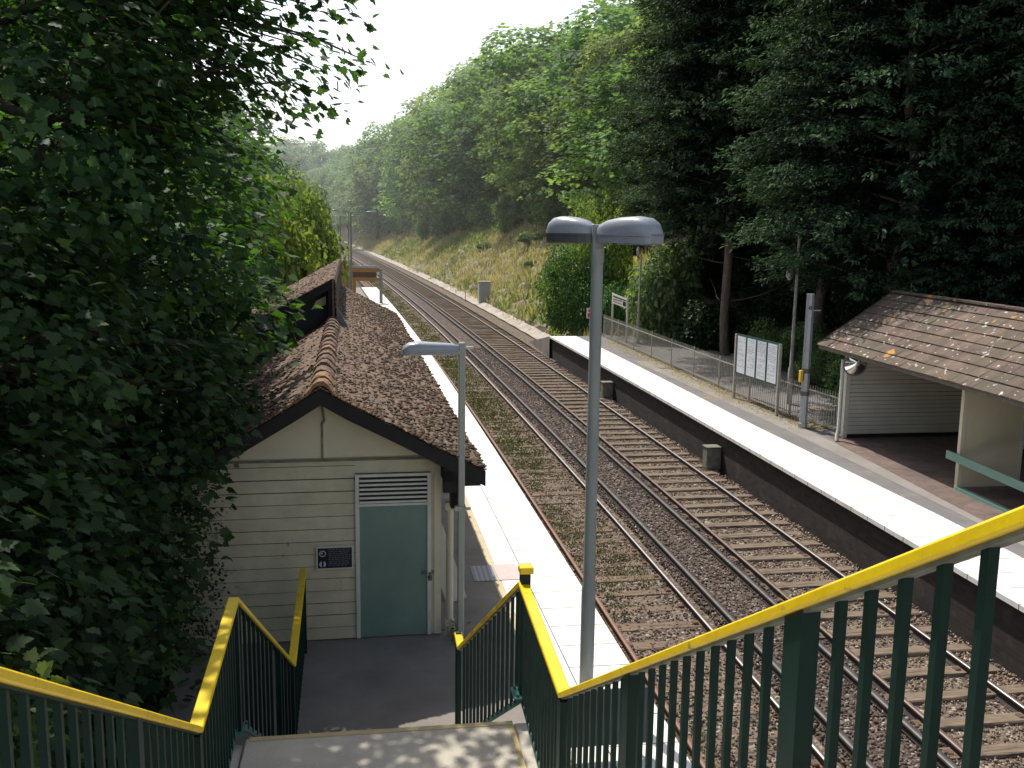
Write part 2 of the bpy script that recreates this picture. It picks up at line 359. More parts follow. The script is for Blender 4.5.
# ballast bed
m, nt, b = newmat('track_ballast'); 
vv = N(nt, 'ShaderNodeTexVoronoi'); vv.inputs['Scale'].default_value = 17; vv.inputs['Randomness'].default_value = 1; nt.links.new(coords(nt), vv.inputs['Vector'])
v2 = N(nt, 'ShaderNodeSeparateColor'); nt.links.new(vv.outputs['Color'], v2.inputs[0])
n1 = noise(nt, .6, 5, .65); n2 = noise(nt, 30, 3, .6)
c = ramp(nt, v2.outputs[0], [(0, (.06,.042,.03)), (.5, (.15,.112,.082)), (.85, (.24,.19,.145)), (1, (.42,.37,.31))])
c = mix(nt, ramp(nt, n1, [(.35, (0,0,0)), (.65, (.6,.6,.6))]), c, (.19,.14,.095)); nt.links.new(c, b.inputs['Base Color']); b.inputs['Roughness'].default_value = .95
bump(nt, b, vv.outputs['Distance'], -.05, 1.); M['ballast'] = m
m2 = m.copy(); m2.name = 'dark_ballast'; 
for n_ in m2.node_tree.nodes:
    if n_.type == 'VALTORGB' and len(n_.color_ramp.elements) == 4:
        for e, cc in zip(n_.color_ramp.elements, ((.045,.03,.023), (.12,.082,.06), (.18,.135,.10), (.32,.27,.23))): e.color = (*cc, 1)
    if n_.type == 'MIX': n_.inputs[7].default_value = (.08, .068, .062, 1)
M['ballast_dark'] = m2
def bz(s, d):
    d = np.asarray(d); return -.148 + .010*np.sin(s*1.3+d*2)*np.sin(d*3.1+s*.4) + np.where(abs(d) < .72, .075, 0) + np.where(d < -.72, .022, 0)
ss_ = np.concatenate([np.arange(-10, 60, .5), np.arange(60, 440, 2.)])
grid('ballast_left_track', ss_, np.arange(-3.12, -.55, .2), bz, [M['ballast']])
grid('ballast_between_tracks', ss_, np.arange(-.72, .75, .1), lambda s, d: bz(s, d)+.02*np.cos(d*2.1), [M['ballast_dark']])
grid('ballast_right_track', ss_, np.arange(.56, 3.13, .2), bz, [M['ballast']])
grid('ballast_shoulder', np.concatenate([np.arange(43.5, 440, 1.)]), np.arange(3.1, 4.8, .15), lambda s, d: np.where(d < 3.6, -.135, -.135-(d-3.6)*.2), [M['ballast']])
M['chalk'] = mat('chalk_path', (.55,.50,.44), (.30,.25,.2), 1.2, 1, bmp=.05, bscale=6)
grid('chalk_path', np.arange(44.5, 330, 1.), np.linspace(4.15, 4.95, 6), lambda s, d: -.24 + .05*np.sin(s*1.7)*np.sin(d*9) + np.maximum(d-4.6, 0)*.5+.07, [M['chalk']])

# ------------------------------------------------------------------ loose ballast stones
def stones(name, s0, s1, d0, d1, n, z0, r0, r1, m_, power=1.8):
    u = rng.random(n)**power; s = s0 + (s1-s0)*u; d = d0 + (d1-d0)*rng.random(n); x, y = tp(s, d)
    z = bz(s, d) + z0 + G*y + rng.random(n)*.02; rr = r0 + (r1-r0)*rng.random(n)
    base = np.array([(1,0,0),(-1,0,0),(0,1,0),(0,-1,0),(0,0,1),(0,0,-1)], float)
    V = base[None]*rr[:, None, None]*(rng.random((n, 6, 1))*.7+.55) + rng.normal(size=(n, 6, 3))*rr[:, None, None]*.22
    q, _ = np.linalg.qr(rng.normal(size=(n, 3, 3))); V = np.einsum('nij,nkj->nki', q, V) + np.stack([x, y, z], -1)[:, None]
    fc = np.array([(0,2,4),(2,1,4),(1,3,4),(3,0,4),(2,0,5),(1,2,5),(3,1,5),(0,3,5)])
    idx = (fc[None] + np.arange(n)[:, None, None]*6).ravel()
    me = np_mesh(name, V.reshape(-1, 3), np.full(n*8, 3), idx, [m_], tint=np.repeat(rng.random(n), 8)); o = link(name, me)
    return tag(o, kind='stuff')
def stonemat(name, stops):
    m, nt, b = newmat(name); at = N(nt, 'ShaderNodeAttribute'); at.attribute_name = 'tint'
    nt.links.new(ramp(nt, at.outputs['Fac'], stops), b.inputs['Base Color']); b.inputs['Roughness'].default_value = .9; return m
SM = stonemat('loose_brown_stone', [(0, (.05,.034,.026)), (.5, (.13,.095,.07)), (.8, (.22,.165,.125)), (1, (.48,.42,.34))])
SM2 = stonemat('loose_tan_stone', [(0, (.07,.05,.036)), (.5, (.17,.125,.09)), (.8, (.27,.21,.155)), (1, (.5,.44,.36))])
SD = stonemat('loose_dark_stone', [(0, (.04,.026,.021)), (.5, (.118,.08,.06)), (.88, (.19,.145,.115)), (1, (.42,.4,.38))])
SR = stonemat('loose_reddish_stone', [(0, (.10,.06,.045)), (.5, (.22,.15,.11)), (.85, (.36,.26,.2)), (1, (.6,.55,.48))])
tag(stones('loose_ballast_stones', 5, 48, -3.05, -.9, 19000, .0, .016, .03, SM), 'brown loose ballast stones on the left track bed', 'ballast')
tag(stones('loose_ballast_stones', 5, 48, -.9, .9, 26000, .012, .020, .038, SD), 'dark grey ballast stones heaped between the two tracks', 'ballast')
tag(stones('loose_ballast_stones', 5, 48, .9, 2.45, 17000, .0, .014, .03, SM2), 'brown ballast stones packed between sleepers of the right track', 'ballast')
tag(stones('loose_ballast_stones', 5, 48, 2.4, 3.08, 12000, .006, .016, .032, SR), 'reddish ballast stones lying along the foot of the right platform wall', 'ballast')

# ------------------------------------------------------------------ rails and sleepers
def rail(name, off, label, cond=False, rusty=False):
    o = empty(name, (float(tp(5, off)[0]), 5., gz(5)), label, 'rail')
    ss = np.concatenate([np.arange(-8, 60, 1.), np.arange(60, 430, 3.)]); x, y = tp(ss, off); h = np.interp(ss, S, HD)
    def sweep(prof, nm, m_):
        k = len(prof); V = np.array([[(x[i]+a*math.cos(h[i]), y[i]+a*math.sin(h[i]), b+G*min(y[i], 300)) for a, b in prof] for i in range(len(ss))]).reshape(-1, 3)
        V = V - np.array(o.location); idx = []
        for i in range(len(ss)-1):
            for j in range(k): q = (j+1) % k; idx += [i*k+j, i*k+q, (i+1)*k+q, (i+1)*k+j]
        return link(nm, np_mesh(nm, V, np.full(len(idx)//4, 4), np.array(idx), [m_]), o)
    if not cond:
        sweep([(.07,-.15),(.07,-.135),(.012,-.115),(.010,-.045),(.034,-.032),(.036,-.006),(-.036,-.006),(-.034,-.032),(-.010,-.045),(-.012,-.115),(-.07,-.135),(-.07,-.15)], 'rail_web', M['rust'] if rusty else M['raildark'])
        sweep([(.034,-.006),(.030,.002),(-.030,.002),(-.034,-.006)], 'rail_head', M['rustlt'] if rusty else M['shine'] if abs(off) != .889 or off < 0 else M['dull'])
    else:
        sweep([(.05,-.045),(.05,-.03),(.022,-.015),(.022,.03),(.048,.04),(.05,.072),(-.05,.072),(-.048,.04),(-.022,.03),(-.022,-.015),(-.05,-.03),(-.05,-.045)], 'rail_web', M['raildark'])
        sweep([(.046,.0725),(.042,.08),(-.042,.08),(-.046,.0725)], 'rail_head', M['conduct'])
        for s_ in np.arange(6, 70, 2.8):
            mb = MB(); px, py = (float(q) for q in tp(s_, off)); zz = gz(py)
            mb.tube([(px, py, zz-.15), (px, py, zz-.11), (px, py, zz-.10), (px, py, zz-.05)], [.06, .06, .045, .045], 8); mb.build('insulator', M['porcelain'], o)
    return o
rail('running_rail', -2.394, 'rusty brown running rail beside the left platform edge', rusty=True)
rail('running_rail', -.889, 'shiny topped running rail of the left track, next to the weeds')
rail('running_rail', .889, 'dark running rail of the right track nearest the central ballast')
rail('running_rail', 2.394, 'polished running rail of the right track nearest the right platform')
rail('conductor_rail', -.889+.405, 'raised conductor rail on insulators beside the left track', True)
rail('conductor_rail', .889-.405, 'raised conductor rail on insulators beside the right track', True)
def sleeper_mesh(name, mats, L=2.6):
    mb = MB(); n = 9
    for i in range(n):
        pass
    mb.obox((0,0,0), (L, .25, .14), Matrix.Identity(3), 0, .012)
    me_o = mb.build(name, mats); me = me_o.data; bpy.data.objects.remove(me_o); return me
sm_r = [sleeper_mesh('railway_sleeper', [M['sleeper']]) for _ in range(3)]; sm_l = [sleeper_mesh('railway_sleeper', [M['sleeper_red']]) for _ in range(3)]
def rough_up(me, seed):
    r = random.Random(seed)
    for v in me.vertices: v.co += Vector((r.uniform(-.05,.05), r.uniform(-.012,.012), r.uniform(-.006,.006)))
for i, me in enumerate(sm_r+sm_l): rough_up(me, i)
far = MB()
for side in (-1, 1):
    s_ = 6.0; cnt = 0
    while s_ < 260:
        off = side*1.6415; x, y = (float(q) for q in tp(s_, off)); hh = float(np.interp(s_, S, HD))
        zz = gz(y) + (-.110 if side < 0 else -.100) - (.022*random.random() if side < 0 else .016*random.random()**1.5)
        if cnt < 110:
            o = link('railway_sleeper', random.choice(sm_l if side < 0 else sm_r)); o.location = (x, y, zz-.065); o.rotation_euler = (random.uniform(-.01,.01), 0, hh+random.uniform(-.02,.02)+(math.pi if random.random() < .5 else 0))
            if side < 0: tag(o, 'half buried reddish timber sleeper of the weedy left track', 'sleeper', 'sleepers of the left track')
            else: tag(o, 'dry brown timber sleeper across the right track', 'sleeper', 'sleepers of the right track')
        else: far.obox((x, y, zz-.07), (2.6, .25, .14), Matrix.Rotation(hh, 3, 'Z'))
        s_ += .70; cnt += 1
tag(far.build('distant_sleepers', M['sleeper']), 'far sleepers of both tracks merging together toward the bend', 'sleepers', kind='stuff')
# chairs (rail fixings) on the near sleepers belong to the rails
def fixings(idx, off):
    mb = MB(); s_ = 6.0
    while s_ < 40:
        x, y = (float(q) for q in tp(s_, off)); z = gz(y)
        for a in (-.1, .1): mb.obox((x+a, y, z-.105), (.09, .12, .06), Matrix.Identity(3), 0, .015)
        s_ += .7
    return mb
for o in [q for q in COL.objects if q.name.startswith('running_rail')]:
    off = float(np.interp(0, [0], [0]));
for nm, off in (('running_rail', -2.394), ('running_rail.001', -.889), ('running_rail.002', .889), ('running_rail.003', 2.394)):
    p_ = bpy.data.objects[nm]; fo = fixings(nm, off).build('rail_chairs', M['rust'], p_); fo['kind'] = 'stuff'

# ------------------------------------------------------------------ blades: weeds and grasses
def tufts(name, x, y, z, n_bl, hgt, m_, spread=.06, width=.012, lean=.5):
    n = len(x)*n_bl; X = np.repeat(x, n_bl) + rng.normal(0, spread, n); Y = np.repeat(y, n_bl) + rng.normal(0, spread, n); Z = np.repeat(z, n_bl)
    hh = np.repeat(hgt, n_bl)*(.5+rng.random(n)*.7); a = rng.random(n)*2*np.pi; dr = np.stack([np.cos(a), np.sin(a), np.zeros(n)], -1)
    sd_ = np.stack([-np.sin(a+.8), np.cos(a+.8), np.zeros(n)], -1)*width*(.6+rng.random((n,1))); P = np.stack([X, Y, Z], -1); up = np.array([0,0,1.])
    ln = lean*(rng.random((n,1))); mid = P + up*hh[:, None]*.6 + dr*hh[:, None]*.25*ln; tip = P + up*hh[:, None]*(1-.4*ln) + dr*hh[:, None]*.9*ln
    V = np.stack([P-sd_, P+sd_, mid+sd_*.8, tip, mid-sd_*.8], 1).reshape(-1, 3)
    t = np.clip(np.repeat(rng.random(len(x)), n_bl)*.7 + rng.random(n)*.3, 0, 1)
    return link(name, np_mesh(name, V, np.full(n, 5), np.arange(n*5), [m_], tint=t))
# weeds in the left four-foot
n = 2300; s_ = 8+40*rng.random(n)**1.3; d_ = -1.75+rng.normal(0, .42, n); keep = (np.sin(s_*.8)+np.sin(s_*.33+1)+np.sin(d_*5) > -.2) & (d_ < -1.0) & (d_ > -2.3)
x, y = tp(s_[keep], d_[keep]); tag(tufts('track_weeds', x, y, bz(s_[keep], d_[keep])+G*y, 12, np.full(len(x), .06), M['weedgreen'], .08, .008, .9), 'low green weeds growing along the left track', 'weeds', kind='stuff')
n = 3000; s_ = 26+120*rng.random(n)**1.2; d_ = -1.7+rng.normal(0, .45, n); keep = (abs(d_+1.7) < .7); x, y = tp(s_[keep], d_[keep])
tag(tufts('track_weeds', x, y, -.12+G*y, 5, np.full(len(x), .07), M['weedgreen'], .12, .02, .9), 'yellowish weeds on the farther part of the left track', 'weeds', kind='stuff')
# bank grass
def bank_patch(name, label, n, hmin, hmax, m_, th, nb, wd):
    s_ = 45+rng.random(n)**1.15*190; d_ = 4.9+rng.random(n)**.8*15
    f_ = np.sin(s_*.13+1.3*np.sin(d_*.35))+np.sin(d_*.6+s_*.07)+.7*np.sin(s_*.41-d_*.3)+rng.normal(0, .5, n)
    k = (f_ > th[0]) & (f_ <= th[1]) & ((s_ > 62) | (d_ < 9.5+(s_-45)*.25)); s_, d_ = s_[k], d_[k]; x, y = tp(s_, d_)
    tag(tufts(name, x, y, hfun(s_, d_)+G*y, nb, hmin+(hmax-hmin)*rng.random(len(x)), m_, .22, wd, .8), label, 'grass', kind='stuff')
bank_patch('bank_grass', 'long yellow green grass on the sunny cutting side', 16000, .25, .6, M['grassblade'], (-.6, .9), 8, .035)
bank_patch('bank_grass', 'patches of fresh green growth on the cutting side', 14000, .25, .7, M['grassgreen'], (.7, 9), 8, .045)
bank_patch('bank_grass', 'dry brown dead stalks on the cutting side', 14000, .3, .7, M['deadgrass'], (-9, -.5), 8, .03)

# ------------------------------------------------------------------ platforms
m, nt, b = newmat('platform_edge_white'); n1 = noise(nt, 3, 5, .6); v_ = coords(nt, scale=(1,1,1))
br = N(nt, 'ShaderNodeTexBrick'); br.offset = .0; br.inputs['Scale'].default_value = 1; br.inputs['Brick Width'].default_value = 20; br.inputs['Row Height'].default_value = .61; br.inputs['Mortar Size'].default_value = .012
br.inputs['Color1'].default_value = (1,1,1,1); br.inputs['Color2'].default_value = (.96,.96,.96,1); br.inputs['Mortar'].default_value = (.30,.28,.25,1); nt.links.new(v_, br.inputs['Vector'])
c = ramp(nt, n1, [(.25, (.62,.59,.52)), (.5, (.84,.83,.79))]); nt.links.new(mix(nt, 1., c, br.outputs[0], 'MULTIPLY'), b.inputs['Base Color']); b.inputs['Roughness'].default_value = .85; bump(nt, b, noise(nt, 60, 3, .6), .004, .5); M['edge'] = m
M['tarmac'] = mat('platform_tarmac', (.21,.20,.195), (.155,.15,.15), 2, .9, bmp=.006, bscale=90, spot=(.27,.20,.14), spot_t=.60, spot_scale=1.1)
M['tarmac_lt'] = mat('light_worn_tarmac', (.31,.28,.25), (.23,.21,.19), 1.3, .9, bmp=.006, bscale=90)
M['asphalt_l'] = mat('dark_landing_tarmac', (.31,.275,.24), (.19,.168,.148), 1.1, .85, bmp=.006, bscale=80, spot=(.21,.2,.2), spot_t=.66, spot_scale=2.5)
M['yellowed'] = mat('yellowed_slab', (.66,.56,.36), (.5,.42,.28), 3, .9)
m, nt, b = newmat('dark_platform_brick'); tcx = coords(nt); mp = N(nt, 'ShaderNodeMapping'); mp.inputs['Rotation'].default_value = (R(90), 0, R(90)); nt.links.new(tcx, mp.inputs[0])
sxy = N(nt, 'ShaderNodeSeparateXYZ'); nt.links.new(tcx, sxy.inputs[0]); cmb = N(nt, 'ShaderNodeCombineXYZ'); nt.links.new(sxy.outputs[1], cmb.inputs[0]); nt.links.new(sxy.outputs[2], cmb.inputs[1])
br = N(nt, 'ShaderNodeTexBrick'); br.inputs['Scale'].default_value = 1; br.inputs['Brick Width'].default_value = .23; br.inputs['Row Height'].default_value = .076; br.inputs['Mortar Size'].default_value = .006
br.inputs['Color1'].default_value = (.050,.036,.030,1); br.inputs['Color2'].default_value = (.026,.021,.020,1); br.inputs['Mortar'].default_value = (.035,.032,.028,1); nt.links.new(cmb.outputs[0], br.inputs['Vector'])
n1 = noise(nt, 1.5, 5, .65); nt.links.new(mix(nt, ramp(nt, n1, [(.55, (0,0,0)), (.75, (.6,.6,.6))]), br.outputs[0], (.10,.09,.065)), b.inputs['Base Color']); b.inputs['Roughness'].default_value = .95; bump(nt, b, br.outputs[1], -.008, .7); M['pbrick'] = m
m, nt, b = newmat('brick_paving'); tcx = coords(nt); br = N(nt, 'ShaderNodeTexBrick'); br.inputs['Scale'].default_value = 1; br.inputs['Brick Width'].default_value = .22; br.inputs['Row Height'].default_value = .11; br.inputs['Mortar Size'].default_value = .006
br.inputs['Color1'].default_value = (.20,.14,.12,1); br.inputs['Color2'].default_value = (.14,.105,.092,1); br.inputs['Mortar'].default_value = (.10,.085,.075,1); nt.links.new(tcx, br.inputs['Vector'])
n1 = noise(nt, 2, 5, .65); nt.links.new(mix(nt, 1., br.outputs[0], ramp(nt, n1, [(.3, (.7,.7,.7)), (.7, (1.2,1.15,1.1))]), 'MULTIPLY'), b.inputs['Base Color']); b.inputs['Roughness'].default_value = .85; bump(nt, b, br.outputs[1], -.004, .6); M['paver'] = m

def strip(name, ss, dL, dR, z, m_, thick=None, kind='structure'):
    dLs = np.interp(ss, *zip(*dL)) if isinstance(dL, list) else np.full(len(ss), dL); dRs = np.interp(ss, *zip(*dR)) if isinstance(dR, list) else np.full(len(ss), dR)
    mb = MB(); n = len(ss); 
    a = [(float(tp(s, l)[0]), float(tp(s, l)[1])) for s, l in zip(ss, dLs)]; c_ = [(float(tp(s, r)[0]), float(tp(s, r)[1])) for s, r in zip(ss, dRs)]
    vs = [(p[0], p[1], z+gz(p[1])) for p in a] + [(p[0], p[1], z+gz(p[1])) for p in c_]
    fs = [(i, n+i, n+i+1, i+1) for i in range(n-1)]
    if thick:
        vs += [(v[0], v[1], v[2]-thick) for v in vs]; k = 2*n
        fs += [(k+i, k+i+1, k+n+i+1, k+n+i) for i in range(n-1)] + [(i, i+1, k+i+1, k+i) for i in range(n-1)] + [(n+i, k+n+i, k+n+i+1, n+i+1) for i in range(n-1)]
        fs += [(0, k, k+n, n), (n-1, 2*n-1, k+2*n-1, k+n-1)]
    mb.add(vs, fs); o = mb.build(name, m_)
    if kind: o['kind'] = kind
    return o
SR_ = np.arange(-6, 45.01, 1.5); SR_[-1] = 44.6
# right platform
strip('right_platform_coping', SR_, 3.114, [(-6, 4.3), (16, 4.55), (24.5, 4.36), (40, 4.45), (44.6, 4.4)], .915, M['edge'], .085)
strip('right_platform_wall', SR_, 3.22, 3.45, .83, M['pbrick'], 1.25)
strip('right_platform_path', SR_, [(-6, 4.302), (16, 4.552), (24.5, 4.362), (40, 4.452), (44.6, 4.402)], [(-6, 12.5), (30, 12.5), (44.6, 7.2)], .907, M['tarmac'], .35)
strip('right_platform_worn_band', np.arange(-4, 38, 1.5), [(-4, 4.72), (16, 4.98), (24, 5.0), (30, 4.85), (38, 4.6)], [(-4, 5.0), (16, 5.32), (24, 5.6), (30, 5.35), (38, 5.5)], .9115, M['tarmac_lt'])
strip('brick_paving', np.arange(8, 23.6, 1.), [(8, 4.9), (16.75, 5.22), (22, 5.55), (23.5, 5.9)], 9.6, .916, M['paver'])
mb = MB(); a_ = [tuple(float(q) for q in tp(44.6, dd_)) for dd_ in (3.114, 4.6)]; b_ = [tuple(float(q) for q in tp(50.5, dd_)) for dd_ in (3.4, 4.5)]; P_ = [(*a_[0], gz(44.6)+.915), (*a_[1], gz(44.6)+.915), (*b_[1], gz(50.5)-.08), (*b_[0], gz(50.5)-.08)]
mb.add(P_+[(p_[0], p_[1], gz(p_[1])-.4) for p_ in P_], [(0,1,2,3),(0,3,7,4),(1,5,6,2),(2,6,7,3)]); o_ = mb.build('right_platform_ramp', M['asphalt_l']); o_['kind'] = 'structure'
# left platform
SL = np.arange(-6, 77.5, 1.5)
strip('left_platform_coping', SL, -3.875, -3.103, .93, M['edge'], .09)
M['slab'] = mat('cream_worn_slab', (.86,.83,.76), (.78,.74,.65), 3, .9, bmp=.003, bscale=60)
strip('left_platform_slabs', SL, -4.27, -3.888, .931, M['slab'], .09)
strip('left_platform_slab_joint', SL, -3.887, -3.876, .925, M['pbrick'])
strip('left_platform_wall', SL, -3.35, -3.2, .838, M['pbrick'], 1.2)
strip('left_platform_yellow_slabs', np.arange(-4, 60, 1.5), -4.39, -4.273, .927, M['yellowed'])
strip('left_platform_path', SL, [(-6, -12), (8.5, -12), (9, -8.6), (30, -8.6), (77, -8)], -4.392, .923, M['asphalt_l'], .4)
# drain cover and tactile slab on the left platform
def flat_thing(name, pts, z, th, m_, label, cat):
    mb = MB(); mb.prism([(x, y, z+gz(y)) for x, y in pts], (0,0,0), (0,0,th)); return tag(mb.build(name, m_), label, cat)
m, nt, b = newmat('drain_grating'); wv = N(nt, 'ShaderNodeTexWave'); wv.inputs['Scale'].default_value = 4.2; wv.inputs['Distortion'].default_value = .2; nt.links.new(coords(nt), wv.inputs['Vector'])
nt.links.new(ramp(nt, wv.outputs[1], [(.4, (.17,.17,.18)), (.6, (.30,.30,.32))]), b.inputs['Base Color']); M['grating'] = m
M['pinkslab'] = mat('pink_blister_slab', (.68,.54,.52), (.6,.46,.44), 14, .85, bmp=.01, bscale=30)
flat_thing('drain_cover', [(1.62,13.95),(1.98,13.95),(1.96,14.6),(1.62,14.6)], .925, .012, M['grating'], 'ribbed metal drain cover in the shaded left platform path', 'drain cover')
flat_thing('paving_slab', [(2.0,13.95),(2.42,13.95),(2.33,14.62),(1.98,14.62)], .93, .012, M['pinkslab'], 'pinkish tactile slab set in the white platform edge', 'paving slab')

def concrete_box(x, y0, label):
    z = gz(y0); mb = MB(); mb.box(x-.28, x+.12, y0, y0+.34, z-.12, z+.46, 0, .02); o = mb.build('concrete_box', M['concrete']); tag(o, label, 'block')
    mb = MB(); mb.box(x-.30, x+.12, y0-.015, y0+.355, z+.462, z+.49, 0, .008); l = mb.build('lid', M['concrete'], o, False); return o
concrete_box(9.22, 23.9, 'weathered concrete cable box against right platform wall, the nearer one')
concrete_box(8.95, 34.2, 'weathered concrete cable box against right platform wall, the farther one')

# ------------------------------------------------------------------ station building on the left platform
m, nt, b = newmat('mossy_roof_tiles'); n1 = noise(nt, 1.1, 5, .65); n2 = noise(nt, 9, 5, .7); n3 = noise(nt, 40, 3, .6)
c = ramp(nt, n2, [(.28, (.08,.05,.032)), (.5, (.205,.125,.08)), (.72, (.34,.225,.15))]); c = mix(nt, ramp(nt, n1, [(.42, (0,0,0)), (.62, (.8,.8,.8))]), c, (.10,.07,.055)); c = mix(nt, .35, c, ramp(nt, n3, [(.3, (.05,.036,.028)), (.7, (.34,.25,.20))]))
nt.links.new(c, b.inputs['Base Color']); b.inputs['Roughness'].default_value = .95; bump(nt, b, n3, .02, .8); M['tile'] = m
M['ridge'] = mat('lichened_ridge_tile', (.22,.145,.10), (.09,.062,.048), 7, .95, bmp=.02, bscale=30, spot=(.33,.19,.07), spot_t=.60, spot_scale=5)
M['ridge_or'] = mat('orange_lichen_ridge_tile', (.34,.20,.10), (.16,.10,.06), 9, .95, bmp=.02, bscale=30, spot=(.5,.36,.2), spot_t=.62, spot_scale=22)
B = empty('station_building', (-.53, 12.15, 1.10), 'cream weatherboarded platform building with mossy brown tiled roof and green door', 'building', rz=R(.8))
L = False
def boards(mb, p0, p1, z0, z1, h=.165, out=.018, normal=None, top=None):   # lapped weatherboards on a vertical plane from p0 to p1
    p0 = Vector((*p0, 0)); p1 = Vector((*p1, 0)); d = (p1-p0).normalized(); nn = Vector((d.y, -d.x, 0)) if normal is None else Vector((*normal, 0))
    z = z0
    while z < z1-1e-3:
        t = min(z+h, z1); a = [p0+nn*out, p1+nn*out, p1+nn*.003, p0+nn*.003]
        vs = [(a[0].x, a[0].y, z+random.uniform(-.003,.003)), (a[1].x, a[1].y, z+random.uniform(-.003,.003)), (a[2].x, a[2].y, t), (a[3].x, a[3].y, t), (p0.x, p0.y, z), (p1.x, p1.y, z)]
        mb.add(vs, [(0,1,2,3), (4,5,1,0)])
        if z > z0: e = .0065; k_ = random.uniform(.009, .017); mb.add([p0+nn*e+Vector((0,0,z-k_)), p1+nn*e+Vector((0,0,z-k_*random.uniform(.7,1.2))), p1+nn*e+Vector((0,0,z+.002)), p0+nn*e+Vector((0,0,z+.002))], [(0,1,2,3)], 1)  # dark strip below each lap: shadow gap and grime put into colour
        z = t
M['seam'] = mat('shadow_gap_grime', (.10,.095,.075), (.05,.047,.038), 9, .9)
mb = MB(); boards(mb, (-2.62,-.0), (.40,-.0), 0, 2.36); boards(mb, (1.36,0), (1.48,0), 0, 2.36, 2.36, .012); boards(mb, (.40,0), (1.36,0), 2.20, 2.36, .16, .012)
boards(mb, (1.48, 0), (1.48, 22.5), 0, 2.2); boards(mb, (-2.62, 22.5), (-2.62, 0), 0, 1.8)
mb.box(-2.6, 1.46, .02, 22.5, -.1, 2.0); mb.build('wall', [M['cream'], M['seam']], B, L)
mb = MB(); mb.prism([(-2.6,0,2.4), (1.46,0,2.4), (1.46,0,2.42), (0,0,3.18), (-2.6,0,1.75+.1)], (0,0,0), (0,.08,0)); mb.build('gable_panel', M['cream_plain'], B, L)
M['_s'] = mat('grimy_strip', (.30,.28,.20), (.12,.11,.085), 9, .9)
mb = MB(); mb.box(-2.4, 1.46, -.020, -.001, 2.368, 2.392); mb.box(-.013, .013, -.016, -.001, 2.405, 2.85); mb.tube([(-.005,-.02,2.85), (.03,-.02,2.9), (.02,-.02,3.0), (.0,-.02,3.1)], .016, 6); mb.build('cover_strip', M['_s'], B, L)
# door, frame, louvre
dr = MB(); dr.box(.45, 1.32, -.028, .0, .01, 1.765); drO = dr.build('door', M['door'], B, L)
mb = MB(); mb.box(1.24, 1.40, -.046, -.032, .83, .875); mb.tube([(1.35,-.05,.85), (1.35,-.075,.85), (1.35,-.075,.79), (1.33,-.05,.79)], .012, 6); mb.box(1.33, 1.38, -.07, -.045, .75, .81); mb.build('padlock', M['lampdark'], drO, L)
for hz_ in (.25, .9, 1.5): mb = MB(); mb.box(.452, .50, -.034, -.0285, hz_, hz_+.10); mb.tube([(.452,-.036,hz_), (.452,-.036,hz_+.10)], .008, 6); mb.build('hinge', M['door'], drO, L)
mb = MB(); mb.box(.40, .45, -.05, .0, 0, 2.19); mb.box(1.32, 1.365, -.05, .0, 0, 2.19); mb.box(.45, 1.32, -.05, .0, 2.155, 2.19); mb.box(.45, 1.32, -.05, .0, 1.77, 1.80); mb.build('door_frame', M['white'], B, L)
mb = MB()
for i in range(6):
    z = 1.808 + i*.057; mb.box(.455, 1.315, -.047, -.030, z, z+.026)
mb.build('louvre', M['white'], B, L)
mb = MB(); mb.box(.451, 1.319, -.008, -.002, 1.801, 2.154); mb.build('louvre_recess', M['felt'], B, L)
mb = MB(); mb.box(1.41, 1.50, -.035, .0, 0, 2.34); mb.build('corner_board', M['cream_plain'], B, L)
